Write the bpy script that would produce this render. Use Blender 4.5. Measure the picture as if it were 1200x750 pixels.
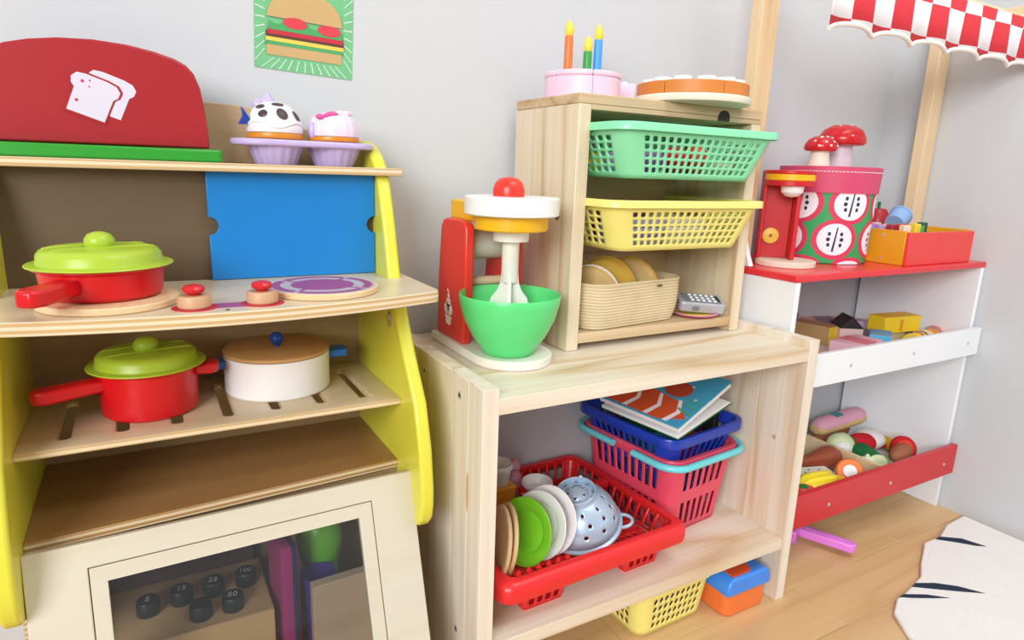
import bpy, bmesh, math, random
from mathutils import Vector, Matrix, Euler
R = math.radians; PI = math.pi; cos = math.cos; sin = math.sin
random.seed(7)
scn = bpy.context.scene
C = scn.collection
for o in list(bpy.data.objects): bpy.data.objects.remove(o)

# ------------------------------------------------------------ camera
cam = bpy.data.cameras.new('camera'); camo = bpy.data.objects.new('camera', cam); C.objects.link(camo)
cam.sensor_fit = 'HORIZONTAL'; cam.sensor_width = 36; cam.lens = 22.793; cam.clip_start = .01
yaw, pit, rol = R(29.857), R(-13.046), R(1.967)
fw = Vector((sin(yaw)*cos(pit), cos(yaw)*cos(pit), sin(pit)))
rt = Vector((cos(yaw), -sin(yaw), 0)); up = rt.cross(fw)
r2 = rt*cos(rol) + up*sin(rol); u2 = -rt*sin(rol) + up*cos(rol)
m = Matrix((r2, u2, -fw)).transposed().to_4x4(); m.translation = Vector((0, 0, .6397))
camo.matrix_world = m
scn.camera = camo
# ------------------------------------------------------------ light
w = bpy.data.worlds.new('world'); scn.world = w; w.use_nodes = True
bg = w.node_tree.nodes['Background']; bg.inputs[0].default_value = (.93, .96, 1, 1); bg.inputs[1].default_value = .36
def area(name, loc, target, sx, sy, power, col=(1, 1, 1)):
    l = bpy.data.lights.new(name, 'AREA'); l.shape = 'RECTANGLE'; l.size = sx; l.size_y = sy; l.energy = power; l.color = col
    o = bpy.data.objects.new(name, l); C.objects.link(o); o.location = loc
    o.rotation_euler = (Vector(target)-Vector(loc)).to_track_quat('-Z', 'Y').to_euler()
area('window_light', (-2.4, -2.15, 1.9), (.9, .8, .35), 2.0, 1.7, 150, (.965, .985, 1))
area('ceiling_fill', (.9, -.25, 2.4), (.95, .5, 0), 1.2, 1.2, 22, (1, .985, .965))  # unseen fill standing in for ceiling bounce, added to lift upward faces
vs = scn.view_settings
vs.view_transform = 'Standard'; vs.look = 'None'; vs.gamma = 1; vs.use_curve_mapping = False; vs.exposure = -.02

# ------------------------------------------------------------ materials
def lin(c):
    f = lambda v: v/12.92 if v <= .04045 else ((v+.055)/1.055)**2.4
    if isinstance(c, str): c = tuple(int(c[i:i+2], 16)/255 for i in (0, 2, 4))
    return tuple(f(v) for v in c) + (1,)
MATS = {}
def mat(name, col, rough=.45, metal=0, spec=.5, vary=.06, bump=0, bscale=200, coat=0, trans=0, sub=0):
    if name in MATS: return MATS[name]
    M = bpy.data.materials.new(name); M.use_nodes = True; nt = M.node_tree; b = nt.nodes['Principled BSDF']
    c = lin(col)
    b.inputs['Roughness'].default_value = rough; b.inputs['Metallic'].default_value = metal
    b.inputs['Specular IOR Level'].default_value = spec
    b.inputs['Coat Weight'].default_value = coat
    if trans: b.inputs['Transmission Weight'].default_value = trans
    if sub:
        b.inputs['Subsurface Weight'].default_value = sub; b.inputs['Subsurface Radius'].default_value = (.01, .01, .01); b.inputs['Subsurface Scale'].default_value = .3
    tc = nt.nodes.new('ShaderNodeTexCoord'); n = nt.nodes.new('ShaderNodeTexNoise'); n.inputs['Scale'].default_value = 25; n.inputs['Detail'].default_value = 3
    nt.links.new(tc.outputs['Object'], n.inputs['Vector'])
    mx = nt.nodes.new('ShaderNodeMix'); mx.data_type = 'RGBA'
    mx.inputs[6].default_value = tuple(v*(1-vary) for v in c[:3])+(1,); mx.inputs[7].default_value = tuple(min(1, v*(1+vary)) for v in c[:3])+(1,)
    nt.links.new(n.outputs['Fac'], mx.inputs[0]); nt.links.new(mx.outputs[2], b.inputs['Base Color'])
    if bump:
        n2 = nt.nodes.new('ShaderNodeTexNoise'); n2.inputs['Scale'].default_value = bscale; nt.links.new(tc.outputs['Object'], n2.inputs['Vector'])
        bp = nt.nodes.new('ShaderNodeBump'); bp.inputs['Strength'].default_value = bump; bp.inputs['Distance'].default_value = .001
        nt.links.new(n2.outputs['Fac'], bp.inputs['Height']); nt.links.new(bp.outputs['Normal'], b.inputs['Normal'])
    MATS[name] = M; return M
def wood(name, c1, c2, axis='z', rough=.5, lines=.5, across=45, ply=0, plycol=None, plycol2=None, rings=6.0):
    """grain runs along the axis; ply = layer thickness striped on the narrow faces"""
    M = bpy.data.materials.new(name); M.use_nodes = True; nt = M.node_tree; L = nt.links.new; b = nt.nodes['Principled BSDF']
    N = nt.nodes.new
    tc = N('ShaderNodeTexCoord'); oi = N('ShaderNodeObjectInfo')
    off = N('ShaderNodeVectorMath'); off.operation = 'MULTIPLY_ADD'
    cb = N('ShaderNodeCombineXYZ')
    for i in range(3): L(oi.outputs['Random'], cb.inputs[i])
    L(cb.outputs[0], off.inputs[0]); off.inputs[1].default_value = (3.1, 5.3, 4.7); L(tc.outputs['Object'], off.inputs[2])
    def scaled(al, ac):
        mp = N('ShaderNodeMapping'); s = [ac, ac, ac]; s['xyz'.index(axis)] = al
        mp.inputs['Scale'].default_value = s; L(off.outputs[0], mp.inputs['Vector']); return mp
    m1 = scaled(1.6, across*2.2); n1 = N('ShaderNodeTexNoise'); n1.inputs['Scale'].default_value = 1; n1.inputs['Detail'].default_value = 5; n1.inputs['Roughness'].default_value = .65
    L(m1.outputs[0], n1.inputs['Vector'])
    m2 = scaled(.55, rings); n2 = N('ShaderNodeTexNoise'); n2.inputs['Scale'].default_value = 1; n2.inputs['Detail'].default_value = 2; n2.inputs['Distortion'].default_value = .3
    L(m2.outputs[0], n2.inputs['Vector'])
    mul = N('ShaderNodeMath'); mul.operation = 'MULTIPLY'; mul.inputs[1].default_value = 13; L(n2.outputs['Fac'], mul.inputs[0])
    fr = N('ShaderNodeMath'); fr.operation = 'PINGPONG'; fr.inputs[1].default_value = 1; L(mul.outputs[0], fr.inputs[0])
    pw = N('ShaderNodeMath'); pw.operation = 'POWER'; pw.inputs[1].default_value = 3.2; L(fr.outputs[0], pw.inputs[0])
    ad = N('ShaderNodeMath'); ad.operation = 'MULTIPLY_ADD'; L(pw.outputs[0], ad.inputs[0]); ad.inputs[1].default_value = lines; 
    sc = N('ShaderNodeMath'); sc.operation = 'MULTIPLY_ADD'; L(n1.outputs['Fac'], sc.inputs[0]); sc.inputs[1].default_value = 1.1; sc.inputs[2].default_value = -.32
    L(sc.outputs[0], ad.inputs[2]); ad.use_clamp = True
    mx = N('ShaderNodeMix'); mx.data_type = 'RGBA'; L(ad.outputs[0], mx.inputs[0]); mx.inputs[6].default_value = lin(c1); mx.inputs[7].default_value = lin(c2)
    out = mx.outputs[2]
    if ply:
        ge = N('ShaderNodeNewGeometry'); sx = N('ShaderNodeSeparateXYZ'); L(tc.outputs['Normal'], sx.inputs[0])
        ab = N('ShaderNodeMath'); ab.operation = 'ABSOLUTE'; L(sx.outputs[2], ab.inputs[0])
        lt = N('ShaderNodeMath'); lt.operation = 'LESS_THAN'; lt.inputs[1].default_value = .6; L(ab.outputs[0], lt.inputs[0])
        so = N('ShaderNodeSeparateXYZ'); L(tc.outputs['Object'], so.inputs[0])
        fq = N('ShaderNodeMath'); fq.operation = 'MULTIPLY'; fq.inputs[1].default_value = 1/ply; L(so.outputs[2], fq.inputs[0])
        pp = N('ShaderNodeMath'); pp.operation = 'PINGPONG'; pp.inputs[1].default_value = 1; L(fq.outputs[0], pp.inputs[0])
        ss = N('ShaderNodeMapRange'); ss.inputs[1].default_value = .42; ss.inputs[2].default_value = .58; L(pp.outputs[0], ss.inputs[0])
        m3 = N('ShaderNodeMix'); m3.data_type = 'RGBA'; L(ss.outputs[0], m3.inputs[0]); m3.inputs[6].default_value = lin(plycol or c1); m3.inputs[7].default_value = lin(plycol2 or c2)
        m4 = N('ShaderNodeMix'); m4.data_type = 'RGBA'; L(lt.outputs[0], m4.inputs[0]); L(out, m4.inputs[6]); L(m3.outputs[2], m4.inputs[7]); out = m4.outputs[2]
    L(out, b.inputs['Base Color']); b.inputs['Roughness'].default_value = rough
    bp = N('ShaderNodeBump'); bp.inputs['Strength'].default_value = .12; bp.inputs['Distance'].default_value = .0006; L(ad.outputs[0], bp.inputs['Height']); L(bp.outputs[0], b.inputs['Normal'])
    MATS[name] = M; return M

PX = wood('pine_x', 'efe8da', 'd0b083', 'x', lines=.65); PZ = wood('pine_z', 'efe8dc', 'd2b690', 'z', lines=.6)
CX = wood('crate_pine_x', 'e0caa4', 'b48c5e', 'x', lines=.7); CZ = wood('crate_pine_z', 'e9dcc2', 'c8a679', 'z', lines=.6)
KP = wood('birch_plywood', 'dccdb0', 'c9b088', 'x', .32, .2, 30, .0028, 'e9d9ba', 'cfae7c')
KB = wood('birch_back', 'b39770', '9d7f59', 'x', .45, .2, 30)
KT = wood('oven_top_dimmed', 'a57d4e', '8b643c', 'x', .35, .35, 30, .0028, 'ead5b0', 'b98d58')  # plywood browned, the dimmer light over the oven put into its colour
KD = wood('birch_door', 'd6d0c0', 'ccc0a6', 'x', .38, .15, 25)
KL = wood('beech_light', 'eed3a8', 'd9b27d', 'y', .4, .25, 60)
KY = wood('lid_wood', 'cd9f66', 'b78650', 'x', .4, .25, 40)
FL = wood('oak_floor', 'e0bb8a', 'c89c68', 'x', .32, .45, 30)
POST = wood('post_pine', 'efd9b3', 'd8b27e', 'z', .5, .4)

white_wall = mat('wall_paint', 'cccfd2', .9, spec=.2, vary=.01, bump=.15, bscale=350)
yellow = mat('yellow_paint', 'dfdb48', .28, vary=.03)
blue = mat('blue_paint', '1780cc', .35, vary=.03)
red_paint = mat('red_paint', 'cc2028', .33, vary=.03)
red_pl = mat('red_plastic', 'd3101c', .32, vary=.03)
rack_red = mat('rack_red_plastic', 'e62b2e', .3, vary=.03)
lime = mat('lime_plastic', 'adc736', .35, vary=.03)
green_base = mat('green_paint', '2f9a2f', .35)
white_print = mat('white_print', 'f3eef4', .5, vary=.01)
white_pl = mat('white_plastic', 'f4f2f2', .35, vary=.01)
white_paint = mat('white_paint', 'eef1f5', .4, vary=.01)
lilac = mat('lilac_plastic', 'c6b4e6', .3, vary=.02)
choc = mat('dark_brown_plastic', '4a3436', .4)
orange_pl = mat('orange_plastic', 'd98a28', .3)
navy = mat('navy_plastic', '1d3f9e', .35)
pinkice = mat('pale_pink_plastic', 'ecd9ea', .3, vary=.02)
magenta = mat('magenta_plastic', 'd8549c', .4)
mint = mat('mint_green_plastic', '8ee6b4', .3, vary=.03)
bowlg = mat('bowl_green_plastic', '60de84', .25, vary=.02)
yel_pl = mat('yellow_plastic', 'f2e784', .3, vary=.03)
gold_paint = mat('golden_yellow_paint', 'f2ba1a', .35)
red_or = mat('poppy_red_paint', 'e5382a', .28)
silver = mat('silver_plastic', 'b9bcc4', .35, metal=.3)
steel = mat('zinc_steel', 'cfcfca', .35, metal=.55)
dark = mat('dark_recess', '2a2422', .7)
black_pl = mat('black_plastic', '1d2426', .35)
cyan_pl = mat('cyan_plastic', '74dae4', .3)
pink_pl = mat('coral_pink_plastic', 'e6506a', .3, vary=.03)
blue_pl = mat('royal_blue_plastic', '1f3fb4', .28, vary=.03)
sky_blue = mat('sky_blue_plastic', '3d8df0', .3)
orange2 = mat('tangerine_plastic', 'ee7a3a', .35)
colander_m = mat('powder_blue_enamel', 'b9cfe4', .3, metal=.25, vary=.02)
lime_pl = mat('apple_green_plastic', '7fd52f', .3)
candle_g = mat('leaf_green_plastic', '3ba04a', .4)
candle_b = mat('candle_blue_plastic', '4aa0ea', .4)
flame_y = mat('flame_yellow_plastic', 'f7dc4a', .4)
cake_pink = mat('cake_pink_paint', 'f4cfe4', .4, vary=.02)
crust = mat('crust_orange_paint', 'd98438', .45)
cream = mat('cream_paint', 'f0ead8', .5)
straw = mat('straw_weave', 'dccaa6', .8, spec=.2, vary=.14, bump=.5, bscale=500)
felt_tan = mat('felt_tan', 'd8b77c', .95, spec=.1, vary=.15, bump=.6, bscale=700)
felt_yel = mat('felt_mustard', 'cfa94a', .95, spec=.1, vary=.1, bump=.6, bscale=700)
felt_white = mat('felt_white', 'f0eeea', .95, spec=.1, vary=.04, bump=.6, bscale=700)
felt_pink = mat('felt_pink', 'e6a9bf', .95, spec=.1, vary=.08, bump=.6, bscale=700)
felt_red = mat('felt_red', 'c92a33', .95, spec=.1, vary=.08, bump=.6, bscale=700)
felt_brown = mat('felt_brown', 'a5694c', .95, spec=.1, vary=.1, bump=.6, bscale=700)
felt_green = mat('felt_green', '2f7a45', .95, spec=.1, vary=.1, bump=.6, bscale=700)
felt_pale = mat('felt_pale_green', 'dbe6b6', .95, spec=.1, vary=.08, bump=.6, bscale=700)
felt_gold = mat('felt_gold', 'e0b030', .95, spec=.1, vary=.08, bump=.6, bscale=700)
choc_red = mat('sausage_brown_paint', '9a4a2c', .22)
lemon = mat('lemon_plastic', 'f7dc2a', .3)
tanger = mat('orange_paint', 'f07d28', .35)
tomato = mat('tomato_paint', 'e0442f', .35)
fuch = mat('fuchsia_leather', 'd34a70', .5)
leaf = mat('drum_green', '35a35c', .6)
purple = mat('purple_print', 'a04a80', .45)
greyprint = mat('grey_print', 'b9b2b8', .5)
violet_pl = mat('orchid_plastic', 'e483e2', .3)
paper = mat('paper_white', 'f3f3f5', .7, vary=.01)
pale_blue = mat('pale_blue_plastic', '8db4e2', .4)
ink = mat('ink_navy', '22304e', .6)

# ------------------------------------------------------------ mesh helpers
class MB:
    def __init__(s): s.v = []; s.f = []
    def add(s, vs, fs, M=None):
        k = len(s.v)
        s.v += [tuple(M @ Vector(p)) if M is not None else tuple(p) for p in vs]
        s.f += [tuple(i+k for i in f) for f in fs]; return s
    def box(s, x0, x1, y0, y1, z0, z1, M=None):
        v = [(x, y, z) for z in (z0, z1) for y in (y0, y1) for x in (x0, x1)]
        return s.add(v, [(0, 2, 3, 1), (4, 5, 7, 6), (0, 1, 5, 4), (2, 6, 7, 3), (0, 4, 6, 2), (1, 3, 7, 5)], M)
    def lathe(s, prof, seg=32, M=None, a0=0, a1=2*PI, sx=1, sy=1):
        full = abs(a1-a0-2*PI) < 1e-6; n = seg if full else seg+1
        v = []; f = []
        for r, z in prof:
            for i in range(n):
                a = a0+(a1-a0)*i/seg; v.append((r*cos(a)*sx, r*sin(a)*sy, z))
        for j in range(len(prof)-1):
            for i in range(seg):
                k = (i+1) % n; f.append((j*n+i, j*n+k, (j+1)*n+k, (j+1)*n+i))
        if prof[0][0] > 1e-6 and full: f.append(tuple(range(n-1, -1, -1)))
        if prof[-1][0] > 1e-6 and full: f.append(tuple((len(prof)-1)*n+i for i in range(n)))
        return s.add(v, f, M)
    def shell(s, prof, seg=32, M=None):
        """closed loop profile, no caps (hollow things)"""
        v = []; f = []; n = len(prof)
        for r, z in prof:
            for i in range(seg):
                a = 2*PI*i/seg; v.append((r*cos(a), r*sin(a), z))
        for j in range(n-1):
            for i in range(seg):
                k = (i+1) % seg; f.append((j*seg+i, j*seg+k, (j+1)*seg+k, (j+1)*seg+i))
        return s.add(v, f, M)
    def cyl(s, r, z0, z1, seg=28, M=None, sx=1, sy=1): return s.lathe([(r, z0), (r, z1)], seg, M, sx=sx, sy=sy)
    def ell(s, c, r, seg=20, rings=10, M=None):
        prof = [(max(1e-5, sin(PI*j/rings)), -cos(PI*j/rings)) for j in range(rings+1)]
        T = Matrix.Translation(c) @ Matrix.Diagonal((r[0], r[1], r[2], 1))
        return s.lathe(prof, seg, (M @ T) if M is not None else T)
    def prism(s, pts, a0, a1, axis='z', M=None):
        n = len(pts)
        def P(p, a): return {'z': (p[0], p[1], a), 'y': (p[0], a, p[1]), 'x': (a, p[0], p[1])}[axis]
        v = [P(p, a0) for p in pts]+[P(p, a1) for p in pts]
        f = [tuple(range(n-1, -1, -1)), tuple(range(n, 2*n))]+[(i, (i+1) % n, n+(i+1) % n, n+i) for i in range(n)]
        return s.add(v, f, M)
    def tube(s, path, rad, seg=10, closed=False, M=None):
        P = [Vector(p) for p in path]; n = len(P); v = []; f = []
        rad = rad if isinstance(rad, (list, tuple)) else [rad]*n
        up0 = None
        for i in range(n):
            t = (P[(i+1) % n]-P[i-1]) if closed else (P[min(i+1, n-1)]-P[max(i-1, 0)])
            t.normalize()
            if up0 is None: up0 = Vector((0, 0, 1)) if abs(t.z) < .9 else Vector((1, 0, 0))
            a = (up0-t*up0.dot(t)).normalized(); b = t.cross(a); up0 = a
            for k in range(seg):
                q = 2*PI*k/seg; v.append(P[i]+(a*cos(q)+b*sin(q))*rad[i])
        for i in range(n if closed else n-1):
            j = (i+1) % n
            for k in range(seg): l = (k+1) % seg; f.append((i*seg+k, i*seg+l, j*seg+l, j*seg+k))
        if not closed: f.append(tuple(range(seg-1, -1, -1))); f.append(tuple((n-1)*seg+k for k in range(seg)))
        return s.add(v, f, M)
    def perf(s, mp, cols, rows, fu=.55, fv=.6, cut=.3, wrap=False, M=None):
        """sheet over (u,v); cells flagged in both cols and rows get an eight-cornered opening"""
        idx = {}; V = []; F = []
        def pt(u, v):
            p = mp(u, v); k = tuple(round(c*2e5) for c in p)
            if k not in idx: idx[k] = len(V); V.append(p)
            return idx[k]
        for (u0, u1, hu) in cols:
            for (v0, v1, hv) in rows:
                o = [pt(u0, v0), pt(u1, v0), pt(u1, v1), pt(u0, v1)]
                if not (hu and hv):
                    if len(set(o)) > 2: F.append(tuple(dict.fromkeys(o)))
                    continue
                cu, cv = (u0+u1)/2, (v0+v1)/2; a = (u1-u0)*fu/2; b = (v1-v0)*fv/2
                cx, cy = (a*cut[0], b*cut[1]) if isinstance(cut, tuple) else (a*cut*2, b*cut*2)
                i = [pt(cu+x, cv+y) for x, y in ((-a+cx, -b), (a-cx, -b), (a, -b+cy), (a, b-cy), (a-cx, b), (-a+cx, b), (-a, b-cy), (-a, -b+cy))]
                F += [(o[0], o[1], i[1], i[0]), (o[1], i[2], i[1]), (o[1], o[2], i[3], i[2]), (o[2], i[4], i[3]), (o[2], o[3], i[5], i[4]), (o[3], i[6], i[5]), (o[3], o[0], i[7], i[6]), (o[0], i[0], i[7])]
        return s.add(V, F, M)
    def build(s, name, material, parent=None, bevel=0, seg=2, solid=0, sub=0, ang=38, world=False, loc=None, rot=None, fix=True):
        me = bpy.data.meshes.new(name); v = s.v
        if world and parent is not None:
            L = parent.matrix_basis.inverted(); v = [tuple(L @ Vector(p)) for p in v]
        me.from_pydata(v, [], s.f); me.update()
        if fix:
            bm = bmesh.new(); bm.from_mesh(me); bmesh.ops.remove_doubles(bm, verts=bm.verts, dist=2e-6); bmesh.ops.recalc_face_normals(bm, faces=bm.faces); bm.to_mesh(me); bm.free()
        me.shade_smooth(); me.set_sharp_from_angle(angle=R(ang))
        me.materials.append(material)
        o = bpy.data.objects.new(name, me); C.objects.link(o)
        if parent is not None: o.parent = parent
        if loc: o.location = loc
        if rot: o.rotation_euler = rot
        if solid: md = o.modifiers.new('solid', 'SOLIDIFY'); md.thickness = solid; md.offset = 0
        if bevel: md = o.modifiers.new('bevel', 'BEVEL'); md.width = bevel; md.segments = seg; md.limit_method = 'ANGLE'; md.angle_limit = R(40)
        if sub: md = o.modifiers.new('sub', 'SUBSURF'); md.levels = sub; md.render_levels = sub
        return o
def tag(o, label, cat, group=None, kind=None):
    if label: o['label'] = label
    if cat: o['category'] = cat
    if group: o['group'] = group
    if kind: o['kind'] = kind
    return o
def T(name, label, cat, loc=(0, 0, 0), rz=0, group=None, rx=0, ry=0):
    o = bpy.data.objects.new(name, None); C.objects.link(o); o.empty_display_size = .02
    o.matrix_basis = Matrix.LocRotScale(Vector(loc), Euler((rx, ry, rz)), None)
    return tag(o, label, cat, group)
def lab(o, t): o['label'] = t; return o
def struct(o, label=None):
    o['kind'] = 'structure'
    if label: o['label'] = label
    return o
def dup(root, loc, rz=None, label=None):
    r = root.copy(); C.objects.link(r); r.location = loc
    if rz is not None: r.rotation_euler = (0, 0, rz)
    if label: r['label'] = label
    for ch in list(root.children):
        c = ch.copy(); C.objects.link(c); c.parent = r
        for g in list(ch.children):
            d = g.copy(); C.objects.link(d); d.parent = c
    return r
RX = lambda a: Matrix.Rotation(a, 4, 'X'); RY = lambda a: Matrix.Rotation(a, 4, 'Y'); RZ = lambda a: Matrix.Rotation(a, 4, 'Z')
TR = lambda *p: Matrix.Translation(p)
def rrect(w, d, r, n=6):
    pts = []
    for cx, cy, a in ((w-r, -d+r, -PI/2), (w-r, d-r, 0), (-w+r, d-r, PI/2), (-w+r, -d+r, PI)):
        for i in range(n+1): q = a+PI/2*i/n; pts.append((cx+r*cos(q), cy+r*sin(q)))
    return pts
def arc(cx, cy, r, a0, a1, n=12): return [(cx+r*cos(R(a0+(a1-a0)*i/n)), cy+r*sin(R(a0+(a1-a0)*i/n))) for i in range(n+1)]
def text_mesh(txt, size, ext, name, material, parent, M):
    cu = bpy.data.curves.new('t', 'FONT'); cu.body = txt; cu.size = size; cu.extrude = ext; cu.align_x = 'CENTER'; cu.align_y = 'CENTER'; cu.resolution_u = 3
    o = bpy.data.objects.new('t', cu); C.objects.link(o)
    dg = bpy.context.evaluated_depsgraph_get(); me = bpy.data.meshes.new_from_object(o.evaluated_get(dg))
    bpy.data.objects.remove(o); me.transform(M); me.name = name; me.materials.clear(); me.materials.append(material)
    t = bpy.data.objects.new(name, me); C.objects.link(t); t.parent = parent; return t

# ============================================================ ROOM
WY, WX = .852, 1.375
struct(MB().box(-2.2, WX+.1, WY, WY+.1, -.05, 2.5).build('wall_back', white_wall), 'pale grey painted back wall')
struct(MB().box(WX, WX+.1, -2.2, WY, -.05, 2.5).build('wall_right', white_wall), 'pale grey painted right wall')
fl = struct(MB().box(-2.2, WX+.1, -2.2, WY+.1, -.05, -.0025).build('floor', mat('floor_joint', '6b4526', .8)), 'honey oak laminate floor')
pl = None; yy = WY; row = 0
PWD, PLN = .095, .62
while yy > -1.3:
    x = -1.5+[0, .37, .18, .5][row % 4]-PLN
    while x < WX:
        a = max(x, -1.5); b = min(x+PLN, WX)
        if b-a > .02:
            MB().box(-(b-a)/2+.0002, (b-a)/2-.0002, -PWD/2+.0002, PWD/2-.0002, -.012, 0).build('plank', FL, fl, bevel=.0004, seg=1, loc=((a+b)/2, yy-PWD/2, 0))
        x += PLN
    yy -= PWD; row += 1

# ============================================================ PLAY KITCHEN
KX0, KX1, KC = -.114, .2378, .062
kit = T('play_kitchen', 'wooden play kitchen with yellow curved sides, hob and glazed oven', 'play kitchen', (KC, .74, 0))
yo = [(.84, .250), (.84, .652), (.825, .663), (.80, .668), (.778, .6625), (.757, .651), (.742, .638), (.732, .622), (.713, .568), (.698, .516), (.678, .483), (.649, .435), (.6185, .391), (.603, .343), (.5965, .300), (.5965, .280), (.6, .264), (.609, .2525), (.622, .2465), (.64, .247), (.665, .25)]
lab(MB().prism(yo, KX1, KX1+.0152, 'x').build('side_panel', yellow, kit, bevel=.0035, seg=3, world=True), 'yellow curved side panel')
lab(MB().prism(yo, KX0-.0152, KX0, 'x').build('side_panel', yellow, kit, bevel=.0035, seg=3, world=True), 'yellow curved side panel')
def bow(x0, x1, yc, k, yb, rc, z0, z1):
    n = 24; f = [(x0+(x1-x0)*i/n, 0) for i in range(n+1)]
    f = [(x, yc+k*(x-KC)**2) for x, _ in f]
    f = [p for p in f if x0+rc < p[0] < x1-rc]
    yr = yc+k*(x1-rc-KC)**2
    pts = [(x0, yb)]+[(x0, yr+rc)]+[(x0+rc-rc*cos(R(a)), yr+rc-rc*sin(R(a))) for a in (30, 60)]+f+[(x1-rc+rc*cos(R(a)), yr+rc-rc*sin(R(a))) for a in (60, 30)]+[(x1, yr+rc), (x1, yb)]
    return MB().prism(pts, z0, z1)
stove = lab(bow(-.141, .265, .579, .80, .84, .013, .503, .515).build('stove_top', KP, kit, bevel=.0012, world=True), 'birch plywood hob top')
# two burner discs with printed rings
def ringprism(mb, r0, r1, z0, z1, c, a0=0, a1=360, n=48):
    cx, cy = c
    if r0 <= 0: return mb.prism([(cx+r1*cos(2*PI*i/n), cy+r1*sin(2*PI*i/n)) for i in range(n)], z0, z1)
    pts = [(cx+r1*cos(R(a0+(a1-a0)*i/n)), cy+r1*sin(R(a0+(a1-a0)*i/n))) for i in range(n+1)]+[(cx+r0*cos(R(a1+(a0-a1)*i/n)), cy+r0*sin(R(a1+(a0-a1)*i/n))) for i in range(n+1)]
    return mb.prism(pts, z0, z1)
for bx in (.153, 2*KC-.153):
    by = .650
    bu = lab(ringprism(MB(), 0, .0545, .5152, .5212, (bx, by)).build('burner', KL, kit, bevel=.001, world=True), 'raised wooden burner disc')
    inv = kit.matrix_basis.inverted()
    def sp(mb, n, m_): 
        o = mb.build(n, m_, None); o.parent = bu; o.matrix_basis = inv; return o
    if bx < KC: continue
    ringprism(MB(), 0, .0515, .5212, .52135, (bx, by)).build('grey_print', greyprint, bu, world=False).matrix_basis = inv
    mb = MB()
    for q in range(4): ringprism(mb, .0405, .0485, .52135, .5215, (bx, by), q*90+3+45, q*90+87+45, 20)
    for q in range(4):
        Mq = TR(bx, by, 0) @ RZ(R(q*90+45)); mb.box(.030, .0405, -.0022, .0022, .52135, .5215, Mq)
    ringprism(mb, 0, .0305, .52135, .5215, (bx, by))
    mb.build('purple_print', purple, bu).matrix_basis = inv
# knobs with printed track
pts = arc(.034, .605, .0185, 90, 270)+arc(.0895, .607, .0185, -90, 90)
mb = MB(); ringprism(mb, 0, .0185, .515, .5153, (.034, .6075)); ringprism(mb, 0, .0185, .515, .5153, (.0895, .609))
mb.build('knob_print', mat('red_print', 'c2243c', .5), kit, world=True)
MB().box(.045, .079, .5980, .6190, .515, .5152).build('link_print', purple, kit, world=True)
for kx, ky in ((.034, .6085), (.0895, .610)):
    kn = MB().lathe([(.0125, .5153), (.0135, .5165), (.0135, .5245), (.0125, .526)], 28, TR(kx, ky, 0)).build('knob', mat('knob_beech', 'cfa37c', .45), kit, world=True)
    c = MB().lathe([(.0045, .526), (.0055, .5275), (.0085, .529), (.0092, .5315), (.0075, .534), (.003, .5352), (.0001, .5354)], 24, TR(kx, ky, 0)).build('cap', red_paint, kn); c.matrix_basis = kit.matrix_basis.inverted()
    lab(c, 'red knob cap')
MB().lathe([(.002, .515), (.002, .5153)], 12, TR(.058, .589, 0)).build('screw_hole', dark, kit, world=True)
lab(MB().box(-.141, .265, .726, .838, .628, .6365).build('top_shelf', KP, kit, bevel=.001, world=True), 'plywood top shelf')
KU = wood('dark_back_wood', '6a553c', '5a4832', 'x', .6, .15, 30)  # darker brown than the other back boards
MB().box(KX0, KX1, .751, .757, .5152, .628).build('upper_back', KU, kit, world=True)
hp = [(KX0, .6365), (KX1, .6365), (KX1, .655), (.215, .664), (.185, .676), (.155, .690), (.13, .697), (.10, .7005), (.06, .7015), (KX0, .7015)]
MB().prism(hp, .82, .828, 'y').build('headboard', wood('birch_head', 'cdb48c', 'b89a6e', 'x', .5, .15, 30), kit, bevel=.001, world=True)
# blue sliding panel with finger notches
x0, x1, z0, z1, rn, zn = .0605, KX1-.0006, .5155, .6278, .0095, .572
bp = [(x0, z0), (x1, z0)]+[(x1+rn*cos(R(a)), zn+rn*sin(R(a))) for a in range(-90, -271, -15)]+[(x1, z1), (x0, z1)]+[(x0+rn*cos(R(a)), zn+rn*sin(R(a))) for a in range(90, -91, -15)]
lab(MB().prism(bp, .7425, .7485, 'y').build('sliding_panel', blue, kit, bevel=.0006, world=True), 'blue sliding panel with half-round finger notches')
# slotted shelf
cols = []; xs = [.203-.047*i for i in range(7)]; xe = KX0
for sx in reversed(xs): cols += [(xe, sx-.010, 0), (sx-.010, sx+.010, 1)]; xe = sx+.010
cols.append((xe, KX1, 0))
rows = [(.659, .680, 0), (.680, .792, 1), (.792, .82, 0)]
lab(MB().perf(lambda u, v: (u, v, .3815), cols, rows, fu=.56, fv=1, cut=(.8, .07)).build('slotted_shelf', KP, kit, solid=.007, bevel=.0008, world=True), 'plywood shelf cut with slots')
lab(MB().prism([(KX0, .6465), (KX1, .6715), (KX1, .82), (KX0, .82)], .296, .306).build('oven_lid', KT, kit, bevel=.001, world=True), 'wooden top of the oven')
MB().box(KX0, KX1, .675, .685, .270, .2955).build('oven_rail', KB, kit, bevel=.0006, world=True)
MB().box(KX0, KX1, .8205, .827, 0, .5028).build('lower_back', KB, kit, world=True)
MB().box(KX1, KX1+.012, .667, .84, 0, .2498).build('oven_side', KP, kit, world=True)
MB().box(KX0-.012, KX0, .667, .84, 0, .2498).build('oven_side', KP, kit, world=True)
MB().box(KX0, KX1, .60, .82, .028, .038).build('oven_floor', KB, kit, world=True)
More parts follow.
